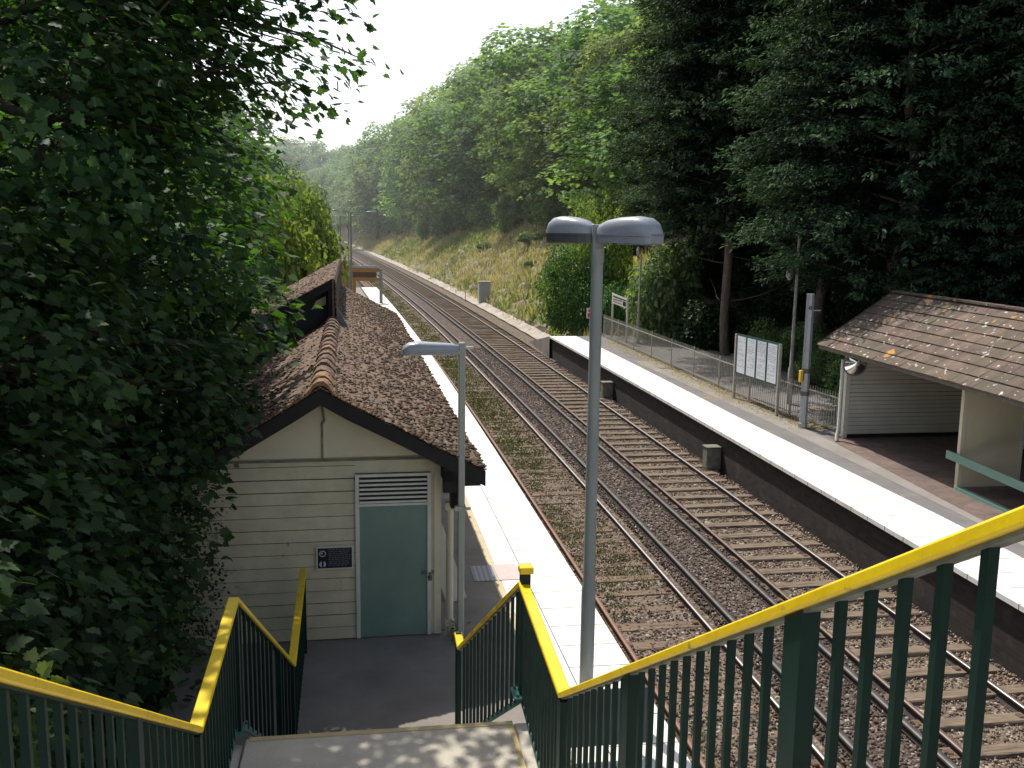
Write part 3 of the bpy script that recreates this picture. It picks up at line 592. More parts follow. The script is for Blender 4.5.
# roof profile
PRO = [(0,3.37), (.3,3.19), (.96,2.85), (1.45,2.58), (2.02,2.30)]; PLO = [(0,3.37), (-.35,3.15), (-.92,2.81), (-2.9,1.66)]
def prof_pt(P, t):
    ls = [math.dist(P[i], P[i+1]) for i in range(len(P)-1)]; q = t*sum(ls)
    for i, l in enumerate(ls):
        if q <= l or i == len(ls)-1:
            k = q/l; a, b_ = P[i], P[i+1]; return (a[0]+(b_[0]-a[0])*k, a[1]+(b_[1]-a[1])*k)
        q -= l
def tiles(name, P, v0, v1, parent, mats, width=.15, gauge=.092, moss=0, seed=1, thick=.013):
    r = random.Random(seed); T = sum(math.dist(P[i], P[i+1]) for i in range(len(P)-1)); nr = int(T/gauge); mb = MB(); sgn = 1 if P[-1][0] > P[0][0] else -1
    for i in range(nr):
        a = prof_pt(P, i/nr); c_ = prof_pt(P, min(1, (i+1.0)/nr)); dx, dz = c_[0]-a[0], c_[1]-a[1]; l = math.hypot(dx, dz); nx, nz = -dz/l*sgn, dx/l*sgn
        if nz < 0: nx, nz = -nx, -nz
        v = v0 - (width/2 if i % 2 else 0) + .0
        while v < v1:
            w0, w1 = max(v+.003, v0), min(v+width-.003, v1)
            if w1-w0 > .02:
                e0 = thick*(1+r.uniform(-.3,.9)); e1 = thick*(1+r.uniform(-.3,.9)); s = r.uniform(-.008,.008); k = 1.04
                lo = lambda e, vv: (a[0]+dx*k+nx*e+dx/l*s, vv, a[1]+dz*k+nz*e+dz/l*s)
                lb = lambda vv: (a[0]+dx*k+dx/l*s-nx*.002, vv, a[1]+dz*k+dz/l*s-nz*.002)
                vs = [(a[0]+nx*.002, w0, a[1]+nz*.002), (a[0]+nx*.002, w1, a[1]+nz*.002), lo(e1, w1), lo(e0, w0), lb(w1), lb(w0)]
                fs = [(0,1,2,3), (3,2,4,5)]
                mb.add(vs, fs if sgn < 0 else [tuple(reversed(f_)) for f_ in fs])
            v += width
    mb.add([(P[0][0], v0, P[0][1]-.01), (P[0][0], v1, P[0][1]-.01)] + sum([[(q[0], v0, q[1]-.012), (q[0], v1, q[1]-.012)] for q in P[1:]], []), [(2*i, 2*i+1, 2*i+3, 2*i+2) for i in range(len(P)-1)])
    for _ in range(moss):
        t = r.random()**.85; q = prof_pt(P, t); rr = r.uniform(.010, .036)*(.8+.7*t); mb.blob((q[0]+.01*sgn, v0+(v1-v0)*r.random()**1.35, q[1]+.012), (rr, rr*1.2, rr*.45), 1, 6, 4, .35)
    return mb.build(name, mats, parent, False)
rR = tiles('roof_slope', PRO, -.45, 22.85, B, [M['tile'], M['moss']], moss=4600, seed=3)
rL = tiles('roof_slope', PLO, -.45, 8.95, B, [M['tile'], M['moss']], moss=1000, seed=4)
mb = MB()
for P in (PRO, PLO):
    poly = [(u, -.45, w_-.015) for u, w_ in P] + [(u, -.45, w_-.205) for u, w_ in reversed(P)]
    mb.prism([(p[0], -.44, p[2]) for p in poly], (0,0,0), (0,.04,0))
mb.build('barge_board', M['bargedark'], B, L)
mb = MB()
for P in (PRO, PLO):   # dark boarded soffit
    n_ = len(P); vs = sum([[(u, -.40, w_-.05), (u, 22.7 if P is PRO else 8.9, w_-.05)] for u, w_ in P], [])
    mb.add(vs, [(2*i, 2*i+2, 2*i+3, 2*i+1) for i in range(n_-1)])
    vs = sum([[(u, -.40, w_-.02), (u, 22.7 if P is PRO else 8.9, w_-.02)] for u, w_ in P], []); mb.add(vs, [(2*i, 2*i+2, 2*i+3, 2*i+1) for i in range(n_-1)])
mb.box(1.49, 1.62, -.42, 22.6, 2.16, 2.30); mb.build('soffit', M['bargedark'], B, L)
mb = MB(); mb.box(1.49, 1.66, -.42, -.28, 2.02, 2.33); mb.box(1.49, 1.95, -.40, -.33, 2.14, 2.24); mb.box(1.60, 1.72, -.30, -.1, 1.78, 2.24); mb.box(1.74, 1.96, -.42, -.34, 2.1, 2.3); mb.build('eave_bracket', M['bargedark'], B, L)
mb = MB(); mb.tube([(1.61,-.05,1.76), (1.61,-.05,.16), (1.64,-.12,.06)], .05, 10); mb.box(1.55, 1.67, -.11, .01, 1.70, 1.80); mb.box(1.55, 1.67, -.11, .0, .12, .2); mb.build('downpipe', M['cream_plain'], B, L)
# ridge tiles
v = -.47; k = 0
rl = [MB(), MB()]
while v < 8.85:
    ln = .60; h = .05+random.uniform(0, .015); mbb = rl[0 if v < .6 or 3.0 < v < 3.6 else 1]
    prof = [(-.155,-.10), (-.125,-.045), (-.085,.0), (-.035,.03), (.035,.03), (.085,.0), (.125,-.045), (.155,-.10)]; prof = [(a_+random.uniform(-.006,.006), b__+random.uniform(-.008,.008)) for a_, b__ in prof]
    lift = random.uniform(0, .004) if k % 3 else .016
    vs = [(a, v, 3.37+b_+.035+lift) for a, b_ in prof] + [(a, v+ln+.03, 3.37+b_+.01) for a, b_ in prof]; n_ = len(prof)
    vs += [(a, v, 3.37+b_-.0) for a, b_ in prof]
    mbb.add(vs, [(i, i+1, n_+i+1, n_+i) for i in range(n_-1)] + [(2*n_+i, 2*n_+i+1, i+1, i) for i in range(n_-1)], 0, False)
    for q in range(8): mbb.blob((random.uniform(-.13,.13), v+random.random()*ln, 3.37+.05-.02*random.random()*3), (.016,.024,.008), 0, 5, 3, .3)
    v += ln; k += 1
for q in range(900):
    P = PRO if random.random() < .5 else PLO; t = random.random()**1.6*.38; pp = prof_pt(P, t); rr = random.uniform(.01, .024); rl[0].blob((pp[0], -.44+random.random()**2*.55, pp[1]+.015), (rr, rr, rr*.5), 0, 5, 3, .3)
rl[1].build('ridge_tiles', M['ridge'], B, L); rl[0].build('lichened_ridge_tiles', M['ridge_or'], B, L)
# raised rear part of the roof
mb = MB(); mb.prism([(-.02,9.15,4.05), (-3.3,9.15,2.21), (-3.3,9.15,1.5), (-.02,9.15,2.9)], (0,0,0), (0,.1,0)); mb.build('rear_gable_wall', M['felt'], B, L)
mb = MB(); mb.add([(-.34,9.13,3.74),(-.14,9.13,3.84),(-.14,9.13,3.66),(-.46,9.13,3.54)], [(0,3,2,1)]); mb.add([(-.86,9.13,3.40),(-.72,9.13,3.50),(-.60,9.13,3.40),(-.90,9.13,3.22)], [(0,3,2,1)]); mb.build('painted_sun_flecks', M['cream'], B, L)  # pale shapes standing in for sun flecks on the dark gable
m_ = tiles('upper_roof_slope', [(.03,4.24), (-3.4,2.32)], 8.75, 22.8, B, [M['tile'], M['moss']], moss=500, seed=8)
mb = MB(); mb.prism([(.03,8.76,4.23), (-3.4,8.76,2.31), (-3.4,8.76,2.15), (.03,8.76,4.05)], (0,0,0), (0,.04,0)); mb.prism([(.03,8.80,4.21), (-3.4,8.80,2.29), (-3.4,8.80,2.25), (.03,8.80,4.17)], (0,0,0), (0,13.9,0)); mb.prism([(.0,8.80,4.1), (-.08,8.80,4.1), (-.08,8.80,3.3), (.0,8.80,3.3)], (0,0,0), (0,.36,0)); mb.build('upper_barge_board', M['bargedark'], B, L)
mb = MB()
for i in range(9):
    z0 = 3.22+i*.112; mb.add([(.085,8.72,z0),(.085,22.8,z0),(.05,22.8,z0+.12),(.05,8.72,z0+.12),(.05,8.72,z0),(.05,22.8,z0)], [(0,1,2,3),(4,5,1,0)])
mb.box(0, .05, 8.74, 22.8, 3.2, 4.22); mb.build('tile_hung_cheek', M['tile'], B, L)
mb = MB(); mb.prism([(.09,8.70,3.62), (.09,8.70,3.24), (.34,8.70,3.12), (.30,8.70,3.26)], (0,0,0), (0,.5,0)); mb.build('lead_flashing', M['lead'], B, L)

# notice sign on the wall
sg = empty('notice_sign', (-.395, 12.11, 2.07), 'small black notice with white border and symbols beside the green door', 'sign', rz=R(.8))
mb = MB(); mb.box(-.235, .235, -.012, .002, -.015, .29); mb.build('border', M['white'], sg, L)
mb = MB(); mb.box(-.215, .215, -.016, -.0125, .005, .27); mb.build('face', M['navy'], sg, L)
mb = MB()
def ring(mb, cx, cz, r0, r1, y, n=20, mi=0):
    vs = []; 
    for i in range(n): a = 2*math.pi*i/n; vs += [(cx+r0*math.cos(a), y, cz+r0*math.sin(a)), (cx+r1*math.cos(a), y, cz+r1*math.sin(a))]
    mb.add(vs, [(2*i, 2*i+1, (2*i+3) % (2*n), (2*i+2) % (2*n)) for i in range(n)], mi)
ring(mb, -.155, .20, .032, .042, -.0175); ring(mb, -.165, .205, 0.0, .014, -.0175, 8); 
for s_ in (-1, 1):
    n = 9; vs = [(-.155+s_*.012, -.0175, .06+.038), (-.155+s_*.012, -.0175, .06-.038)] + [(-.155+s_*(.012+.03*math.cos(a)), -.0175, .06+.038*math.sin(a)) for a in np.linspace(-1.4, 1.4, n)]
    mb.add(vs, [tuple([0, 1]+list(range(2, n+2)))])
mb.build('symbols', M['whiteprint'], sg, L)
mb = MB()
for i in range(9):
    x = -.08; z = .245 - i*.026
    while x < .19:
        wd = random.uniform(.015, .05); 
        if x+wd > .2: break
        mb.add([(x,-.0175,z), (x+wd,-.0175,z), (x+wd,-.0175,z+.010), (x,-.0175,z+.010)], [(0,1,2,3)]); x += wd+.012
    if i == 5: continue
mb.build('text_lines', M['greyprint'], sg, L)
# folded blue and white board leaning in the gap beside the downpipe
bb = empty('leaning_board', (1.2, 13.6, gz(13.6)+.925), 'blue and white board leaning on the building wall behind the downpipe', 'board')
mb = MB(); mb.bar((1.28,13.2,1.12), (1.0,14.1,1.95), .03, .30, 0, (1,0,.3)); mb.build('panel', M['white'], bb)
mb = MB(); mb.bar((1.30,13.25,1.16), (1.03,14.05,1.85), .03, .12, 0, (1,0,.3)); mb.build('blue_stripe', M['blue'], bb)

# ------------------------------------------------------------------ stairs, landing and railings of the footbridge
M['conc'] = mat('landing_concrete', (.55,.50,.40), (.40,.365,.30), 2.2, .9, bmp=.006, bscale=70, spot=(.56,.54,.5), spot_t=.64, spot_scale=30)
M['nosing'] = mat('yellowed_nosing', (.55,.44,.20), (.40,.32,.17), 5, .8)
ST = empty('footbridge_stairs', (.1, 7.15, 1.06), 'concrete footbridge stair with landing at the foot of the photo', 'stairs')
mb = MB(); mb.box(-.93, 1.14, 5.3, 7.13, 2.28, 2.50, 0, .012); mb.box(1.155, 1.32, 5.2, 7.16, 2.2, 2.47, 0, .012); mb.box(-1.10, -.945, 5.2, 7.1, 2.2, 2.47, 0, .012); mb.build('landing', M['conc'], ST)
mb = MB(); mb.box(-.90, 1.14, 7.075, 7.135, 2.497, 2.506, 0, .003); mb.box(1.10, 1.141, 5.3, 7.07, 2.497, 2.505, 0, .003); mb.build('nosing', M['nosing'], ST)
for i in range(8):
    mb = MB(); z = 2.5 - (i+1)*.18; y = 7.15 + i*.27; mb.box(-.84, 1.04, y, y+.30, z-.2, z, 0, .01); mb.build('step', M['conc'], ST)
for i in range(13):
    mb = MB(); z = 2.5 + (i+1)*.175; y = 5.3 - i*.29; mb.box(-.93, 1.16, y-.29, y, z-.2, z, 0, .01); mb.build('step', M['conc'], ST)
mb = MB(); mb.box(-1.2, 1.4, -3.5, 1.52, 4.55, 4.775, 0, .01); mb.build('deck', M['conc'], ST)
mb = MB()
for x in (-1.02, 1.23):
    mb.bar((x, 1.5, 4.62), (x, 5.3, 2.36), .06, .28); mb.bar((x-.12*np.sign(x), 7.1, 2.25), (x-.2*np.sign(x), 9.35, .98), .06, .26)
    mb.box(x-.08, x+.08, 5.3, 5.46, 1.0, 2.2); mb.box(x-.08, x+.08, 6.8, 6.96, 1.0, 2.2)
mb.build('stringer', M['dgreen'], ST)
def railing(name, label, path, posts, foot=1.02, bar_gap=.14, under='greyrail'):
    """path: top rail corner points; bars hang from it down to 'foot' below"""
    r = empty(name, (path[0][0], path[0][1], path[0][2]-foot), label, 'railing')
    for a, b_ in zip(path[:-1], path[1:]):
        A, B_ = Vector(a), Vector(b_); d = (B_-A).normalized(); e = d*.012
        mb = MB(); mb.bar(A-e, B_+e, .082, .034, 0, bev=.006); mb.build('handrail', M['yellow'], r)
        mb = MB(); mb.bar(A+Vector((0,0,-.024)), B_+Vector((0,0,-.024)), .045, .013, 0); mb.build('top_bar', M[under], r)
        mb = MB(); lo = Vector((0,0,-foot+.03)); mb.bar(A+lo, B_+lo, .012, .05, 0); mb.build('bottom_bar', M['teal'], r)
        hd_ = (Vector((B_.x, B_.y, 0))-Vector((A.x, A.y, 0))); ln = hd_.length; n_ = max(1, int(round(ln/bar_gap))); slope = (B_.z-A.z)/ln
        for i in range(1, n_):
            q = A.lerp(B_, i/n_)
            if any(abs(q.y-p_[1]) < .075 and abs(q.x-p_[0]) < .2 for p_ in posts): continue
            mb = MB(); ang = math.atan2(hd_.y, hd_.x); mb.obox((q.x, q.y, q.z-.025-(foot-.06)/2), (.024, .024, foot-.06), Matrix.Rotation(ang, 3, 'Z')); mb.build('bar', M['dgreen'], r)
    for p_ in posts:
        sl = 0.
        for a, b_ in zip(path[:-1], path[1:]):
            if min(a[1], b_[1])+.06 < p_[1] < max(a[1], b_[1])-.06: sl = (b_[2]-a[2])/(b_[1]-a[1])
        wx, wy = (p_[3] if len(p_) > 3 else .06)/2, (p_[4] if len(p_) > 4 else .11)/2; zb = p_[2]-foot-.05; zt = p_[2]-.022
        mb = MB(); mb.add([(p_[0]+i_*wx, p_[1]+j_*wy, (zb if k_ == 0 else zt+sl*j_*wy)) for k_ in (0, 1) for j_ in (-1, 1) for i_ in (-1, 1)], [(0,2,3,1),(4,5,7,6),(0,1,5,4),(2,6,7,3),(0,4,6,2),(1,3,7,5)]); po = mb.build('post', M['dgreen'], r)
        if len(p_) > 5: 
            mb = MB(); z = p_[2]-foot-.02; sx = p_[5]; mb.box(p_[0]-.09, p_[0]+.05, p_[1]-.10, p_[1]+.10, z-.002, z+.012); 
            for by in (-.07, .07): mb.tube([(p_[0]-.06*sx, p_[1]+by, z+.012), (p_[0]-.06*sx, p_[1]+by, z+.035)], .012, 6)
            mb.build('base_plate', M['teal'], po)
    return r
rr_ = railing('stair_railing', 'yellow topped green railing on the right of the stairs', [(1.21,-1.5,5.88), (1.21,1.52,5.88), (1.18,5.38,3.60), (1.235,7.27,3.60), (.95,9.33,2.15), (.955,9.68,2.15)],
        [(1.21,.3,5.88), (1.205,2.42,5.348,.055,.105), (1.19,4.02,4.40,.055,.10), (1.18,5.38,3.60,.07,.10), (1.245,7.24,3.715,.075,.09,1), (.955,9.66,2.2,.06,.06)])
mb = MB(); mb.box(1.195, 1.305, 7.185, 7.295, 3.70, 3.755, 0, .006); mb.build('post_cap', M['yellow'], rr_)
rl_ = railing('stair_railing', 'yellow topped green railing on the left of the stairs by the dark tree', [(-.95,-1.5,5.86), (-.95,1.44,5.86), (-.95,5.23,3.60), (-.99,7.18,3.60), (-.73,9.14,2.15), (-.78,11.85,2.15)],
        [(-.95,.3,5.86), (-.95,3.9,4.40,.05,.08), (-.95,5.23,3.6,.06,.08), (-.99,7.15,3.6,.07,.08,-1), (-.80,8.5,2.6,.05,.05), (-.735,9.14,2.15,.05,.06), (-.775,11.8,2.15,.05,.06)], under='dgreen')
# back of a platform sign seen through the bars
sb = empty('platform_sign', (2.4, 8.95, gz(8.95)+.93), 'dark back of a low sign on the white platform behind the railing bars', 'sign')
mb = MB(); mb.box(1.93, 2.86, 8.93, 8.96, 1.19, 1.80, 0, .006); mb.build('board', M['galv'] if False else mat('sign_back_grey', (.07,.085,.09), (.05,.06,.065), 3, .6), sb)
for x in (2.02, 2.77): mb = MB(); mb.tube([(x, 8.98, 1.04), (x, 8.98, 1.82)], .02, 8); mb.build('leg', M['pole'], sb)

# ------------------------------------------------------------------ lamps
def housing(mb, o, d, st, mi=0, n=12, skirt=.0):
    """lofted lamp head: stations (t, half width, dome height) along d from o, rim at height 0"""
    o, d = Vector(o), Vector(d).normalized(); sd_ = d.cross(Vector((0,0,1))).normalized(); vs = []; fs = []; k = n+1
    for t, hw, hh in st:
        for i in range(k):
            a = math.pi*i/n; ca, sa = math.cos(a), math.sin(a); ca = math.copysign(abs(ca)**.6, ca); sa = max(sa, 0)**.62
            vs.append(o + d*t + sd_*hw*ca + Vector((0,0,hh*sa)))
    for j in range(len(st)-1):
        for i in range(n): fs.append((j*k+i, j*k+i+1, (j+1)*k+i+1, (j+1)*k+i))
    fs += [tuple(range(k-1, -1, -1)), tuple((len(st)-1)*k+i for i in range(k))]
    mb.add(vs, fs, mi, True)
def skirt(mb, o, d, st, z0, z1, grow=1., mi=0):
    o, d = Vector(o), Vector(d).normalized(); sd_ = d.cross(Vector((0,0,1))).normalized(); 
    L_ = [o+d*t+sd_*hw*grow for t, hw, hh in st]; Rr = [o+d*t-sd_*hw*grow for t, hw, hh in reversed(st)]; P = L_+Rr; n = len(P)
    vs = [p+Vector((0,0,z1)) for p in P] + [p+Vector((0,0,z0)) for p in P]
    mb.add(vs, [tuple(range(n)), tuple(range(2*n-1, n-1, -1))] + [(i, n+i, n+(i+1) % n, (i+1) % n) for i in range(n)], mi)
TL = empty('twin_lamp_post', (2.54, 10.42, gz(10.42)+.93), 'tall grey lamp post with two rounded lamp heads on the left platform', 'lamp post')
mb = MB(); mb.tube([(2.54,10.42,1.06), (2.54,10.42,2.3), (2.54,10.42,2.35), (2.54,10.42,6.14)], [.082,.082,.070,.066], 20); mb.build('pole', M['pole'], TL)
mb = MB(); mb.box(2.47, 2.60, 10.36, 10.48, 6.12, 6.46, 0, .01); mb.tube([(2.54,10.42,6.05), (2.54,10.42,6.2)], [.075,.075], 16); mb.build('collar', M['pole'], TL)
th = R(50); dv = Vector((math.cos(th), -math.sin(th), 0))
stt = [(0,.07,.07), (.05,.11,.115), (.16,.15,.16), (.34,.178,.19), (.52,.185,.20), (.63,.175,.185), (.69,.16,.145), (.725,.14,.08), (.745,.12,.02)]
for sgn in (1, -1):
    d = dv*sgn; o = Vector((2.54,10.42,6.345)) + d*(.02 if sgn > 0 else .05)
    if sgn < 0: stt = [(t_*.80, hw_*.92, hh_) for t_, hw_, hh_ in stt]
    mb = MB(); housing(mb, o, d, stt); h_ = mb.build('lamp_head', M['lamp'], TL)
    mb = MB(); skirt(mb, o, d, stt, -.008, .012, 1.06); skirt(mb, o, d, [q for q in stt], -.085, -.009, .97); mb.build('lamp_rim', M['lampdark'] if sgn < 0 else M['lamp'], h_)
    mb = MB(); skirt(mb, o+Vector((0,0,0)), d, stt[3:-1], -.10, -.086, .85); mb.build('lamp_glass', M['glass'], h_)
    mb = MB(); mb.bar(o-d*.05+Vector((0,0,-.03)), o+d*.12+Vector((0,0,-.03)), .07, .08); mb.build('bracket', M['pole'], h_)
SLm = empty('lamp_post', (1.19, 11.75, gz(11.75)+.93), 'slim pale lamp post with one flat head in front of the tiled roof', 'lamp post')
mb = MB(); mb.box(1.148, 1.232, 11.708, 11.792, 1.06, 5.02, 0, .012); mb.build('pole', M['pole_cream'], SLm)
d = Vector((-1, -.05, 0)); o = Vector((1.16, 11.75, 4.92)); st2 = [(0,.05,.06), (.10,.08,.085), (.30,.11,.10), (.50,.12,.115), (.62,.11,.10), (.68,.09,.06), (.70,.07,.02)]
mb = MB(); housing(mb, o, d, st2); h_ = mb.build('lamp_head', M['lamp'], SLm)
mb = MB(); skirt(mb, o, d, st2, -.006, .008, 1.06); skirt(mb, o, d, st2, -.045, -.007, .9); mb.build('lamp_rim', M['lamp'], h_)
mb = MB(); mb.bar((1.23,11.75,4.95), (1.33,11.75,4.95), .03, .03); mb.build('photocell', M['white'], SLm)
mb = MB(); mb.box(1.135, 1.245, 11.69, 11.81, 2.92, 2.95); mb.box(1.10, 1.16, 11.64, 11.70, 2.91, 2.97); mb.box(1.225, 1.30, 11.66, 11.69, 2.915, 2.945); mb.build('clamp', M['galv'], SLm)
def far_lamp(x, y, top, dirx, ln, label, w_=.06):
    r = empty('lamp_post', (x, y, gz(y)+.93), label, 'lamp post'); mb = MB(); mb.tube([(x, y, gz(y)+.93), (x, y, top)], [w_*1.2, w_], 10); mb.build('pole', M['pole'], r)
    mb = MB(); d = Vector((dirx, 0, 0)); st = [(0,.05,.06), (ln*.3,.10,.09), (ln*.8,.13,.12), (ln,.08,.03)]; mb.bar((x, y, top-.03), (x+dirx*.9, y, top-.03), .05, .05); housing(mb, (x+dirx*.8, y, top-.03), d, st); mb.build('lamp_head', M['lamp'], r)
    return r
far_lamp(-.78+.1, 59, 7.38, 1, .75, 'far grey lamp post with its arm to the right above the platform end', .05)
far_lamp(-.95, 68, 7.62, -1, .3, 'far thin grey lamp post standing close behind another lamp post', .035)
far_lamp(-1.75, 80, 7.4, 1, .3, 'farthest thin lamp post at the edge of the yellow shrubs', .035)

# barrier at the far end of the left platform
br_ = empty('timber_barrier', (.2, 62.3, gz(62.3)+.93), 'framed orange timber barrier at the far end of the left platform', 'barrier')
for x in (-.85, 1.12): mb = MB(); mb.box(x-.1, x+.1, 62.2, 62.4, gz(62)+.9, 3.95 if x > 0 else 4.1, 0, .01); mb.build('post', M['pole'], br_)
mb = MB(); mb.box(-1.0, 1.0, 62.22, 62.38, 3.98, 4.10); mb.build('top_rail', M['galv'], br_)
mb = MB(); mb.box(-.75, 1.02, 62.26, 62.32, 3.72, 3.96); mb.box(-.75, 1.02, 62.26, 62.32, 3.15, 3.35); mb.box(-.75, -.45, 62.26, 62.32, 2.0, 3.15); mb.build('timber_board', M['orange'], br_)
mb = MB(); mb.box(-.75, .85, 62.27, 62.31, 3.36, 3.71); mb.build('dark_board', mat('brown_board', (.16,.10,.07), (.10,.07,.05), 4, .8), br_)
hb = empty('hoarding', (-1.5, 61, gz(61)+.93), 'yellow ochre board panel standing behind the roof end of the building', 'hoarding')
mb = MB(); mb.box(-1.9, -.9, 61.0, 61.06, 1.8, 4.15); mb.build('panel', M['ochre'], hb)
mb = MB(); 
for x in (-1.9, -1.4, -.95): mb.box(x, x+.07, 60.93, 60.995, 1.7, 4.2)
mb.build('post', M['orange'], hb)

# ------------------------------------------------------------------ right platform furniture
def fx(y): return float(np.interp(y, [23.4, 28.6, 41.5, 44.3], [12.33, 11.72, 11.3, 11.2]))
flab = ['grey barred fence section ending at the shelter downpipe', 'grey barred fence section behind the square grey post', 'grey barred fence section under the right half of the poster board', 'grey barred fence section just beyond the poster board',
        'grey barred fence section in front of the reddish bare tree trunk', 'grey barred fence section midway between poster board and name sign', 'grey barred fence section with the thin pole behind it', 'grey barred fence section beside the station name sign', 'farthest grey barred fence section by the ivy bush']
ys = np.linspace(23.45, 44.3, 10)
for i in range(9):
    y0, y1 = float(ys[i]), float(ys[i+1]); a = Vector((fx(y0), y0, gz(y0)+.91)); b_ = Vector((fx(y1), y1, gz(y1)+.91)); fr = empty('fence_section', a, flab[i], 'fence', 'barred fence sections along the right platform')
    mb = MB(); mb.tube([b_+Vector((0,0,-.05)), b_+Vector((0,0,1.08))], .024, 8); mb.build('post', M['fence'], fr)
    mb = MB(); mb.bar(a+Vector((0,0,.93)), b_+Vector((0,0,.93)), .022, .035); mb.bar(a+Vector((0,0,.13)), b_+Vector((0,0,.13)), .022, .035); mb.build('rails', M['fence'], fr)
    n_ = 20
    for k in range(n_):
        q = a.lerp(b_, (k+.5)/n_); mb = MB(); h = 1.05+random.uniform(-.01,.01); mb.tube([q+Vector((0,0,.06)), q+Vector((0,0,h)), q+Vector((.0,0,h+.03))], [.010,.010,.003], 5, cap=False); mb.build('bar', M['fence'], fr)
# poster board
pb = empty('poster_board', (11.67, 27.2, gz(27.2)+.91), 'dark green poster board with four white posters standing at the platform fence', 'poster board')
A = Vector((11.47, 28.5, 0)); Bv = Vector((11.66, 25.85, 0)); dd = (Bv-A); 
def pbp(t, z, off=0): q = A+dd*t; nn = Vector((dd.y, -dd.x, 0)).normalized(); return Vector((q.x, q.y, z)) + nn*off
z0, z1 = 2.14, 3.27
mb = MB(); mb.prism([pbp(-.01, z0-.04), pbp(1.01, z0-.04), pbp(1.01, z1+.06), pbp(-.01, z1+.06)], (0,0,0), Vector((dd.y, -dd.x, 0)).normalized()*-.04); mb.build('backing', M['postergreen'], pb)
nsign = 1
for i in range(4):
    t0, t1 = .02+i*.248, .02+i*.248+.205; mb = MB(); vs = [pbp(t0, z0, .0), pbp(t1, z0, .0), pbp(t1, z1, .0), pbp(t0, z1, .0)]; nn = Vector((dd.y, -dd.x, 0)).normalized()
    mb.prism([v_+nn*.004 for v_ in vs], (0,0,0), nn*.006); po = mb.build('poster', M['paper'], pb)
    mb = MB(); zz = z1-.08
    while zz > z0+.08 and i in (1, 2, 3, 0):
        ta = t0+.02; 
        while ta < t1-.03:
            wd = random.uniform(.01, .05); 
            if random.random() < .8: mb.add([pbp(ta, zz)+nn*.012, pbp(min(ta+wd, t1-.012), zz)+nn*.012, pbp(min(ta+wd, t1-.012), zz+.018)+nn*.012, pbp(ta, zz+.018)+nn*.012], [(0,1,2,3)])
            ta += wd+.012
        zz -= random.choice((.05, .05, .12))
    pr_ = mb.build('print', M['print'], po)
for t in (-.02, 1.03):
    q = pbp(t, 0); mb = MB(); mb.box(q.x-.04, q.x+.04, q.y-.04, q.y+.04, gz(27)+.9, z1+.05, 0, .005); mb.build('post', M['fence'], pb)
# square grey post with bands
gp = empty('banded_post', (11.72, 24.2, gz(24.2)+.91), 'stout pale grey post with two dark bands and a yellow box', 'post')
z = gz(24.2)+.91
mb = MB(); mb.tube([(11.72,24.2,z), (11.72,24.2,z+.12), (11.72,24.2,z+.14), (11.72,24.2,4.84)], [.13,.13,.115,.105], 8, smooth=False); mb.build('pole', M['galv'], gp)
for q in (2.78, 2.17): mb = MB(); mb.tube([(11.72,24.2,q-.06), (11.72,24.2,q+.06)], .125, 8, smooth=False); mb.build('band', M['lampdark'], gp)
mb = MB(); mb.box(11.52, 11.60, 24.1, 24.22, 2.48, 2.80, 0, .01); mb.build('yellow_box', M['yellowbox'], gp)
mb = MB(); mb.bar((11.8,24.15,4.40), (12.0,24.15,4.40), .03, .03); mb.build('bracket', M['galv'], gp)
mb = MB(); ring(mb, 11.68, 4.47, .02, .045, 24.085, 14); mb.build('number_plate', M['black'], gp)
# thin lamp columns behind the fence
def thin_pole(x, y, top, label, lz=None, hx=-.2, m_='fence'):
    r = empty('thin_pole', (x, y, gz(y)+.9), label, 'pole'); mb = MB(); mb.tube([(x, y, gz(y)+.8), (x, y, gz(y)+2.0), (x, y, gz(y)+2.05), (x+.02, y, top)], [.085,.085,.055,.04], 10); mb.build('pole', M[m_], r)
    if lz:
        mb = MB(); mb.bar((x, y, lz+.15), (x+hx, y, lz+.15), .025, .025); mb.tube([(x+hx, y, lz+.18), (x+hx, y, lz+.10), (x+hx, y, lz-.05), (x+hx, y, lz-.16)], [.05,.10,.12,.04], 10); mb.build('lantern', M['glass'], r)
    return r
thin_pole(12.83, 27.5, 6.75, 'tall thin grey pole rising behind the fence near the shelter', 5.2, -.22)
thin_pole(12.2, 42, 5.30, 'thin grey pole with small lantern behind the station name sign', None)
r = bpy.data.objects['thin_pole.001']; mb = MB(); mb.tube([(12.1,42,5.75), (12.1,42,5.65), (12.1,42,5.5), (12.1,42,5.38)], [.04,.09,.10,.04], 10); mb.bar((12.1,42,5.4), (12.2,42,5.25), .03, .03); mb.build('lantern', M['glass'], r)
# station name sign
ns = empty('name_sign', (11.55, 42.8, gz(42.8)+.9), 'white station name board on two slim posts by the far fence', 'sign')
a, b_ = Vector((11.49,43.9,0)), Vector((11.60,41.75,0))
for q in (a, b_): mb = MB(); mb.box(q.x-.035, q.x+.035, q.y-.04, q.y+.04, gz(43)+.85, 3.62 if q is a else 3.50); mb.build('post', M['white'], ns)
mb = MB(); mb.prism([a+Vector((-.045,0,3.14)), b_+Vector((-.045,0,3.06)), b_+Vector((-.045,0,3.48)), a+Vector((-.045,0,3.60))], (0,0,0), (.03,0,0)); mb.build('board', M['white'], ns)
mb = MB(); P = lambda t, z: a.lerp(b_, t)+Vector((-.05,0,z))
mb.add([P(.08,3.50),P(.97,3.41),P(.97,3.36),P(.08,3.44)], [(0,1,2,3)]); mb.add([P(.76,3.34),P(.97,3.32),P(.97,3.12),P(.76,3.14)], [(0,1,2,3)]); mb.add([P(.1,3.25),P(.7,3.20),P(.7,3.17),P(.1,3.22)], [(0,1,2,3)])
t = .12
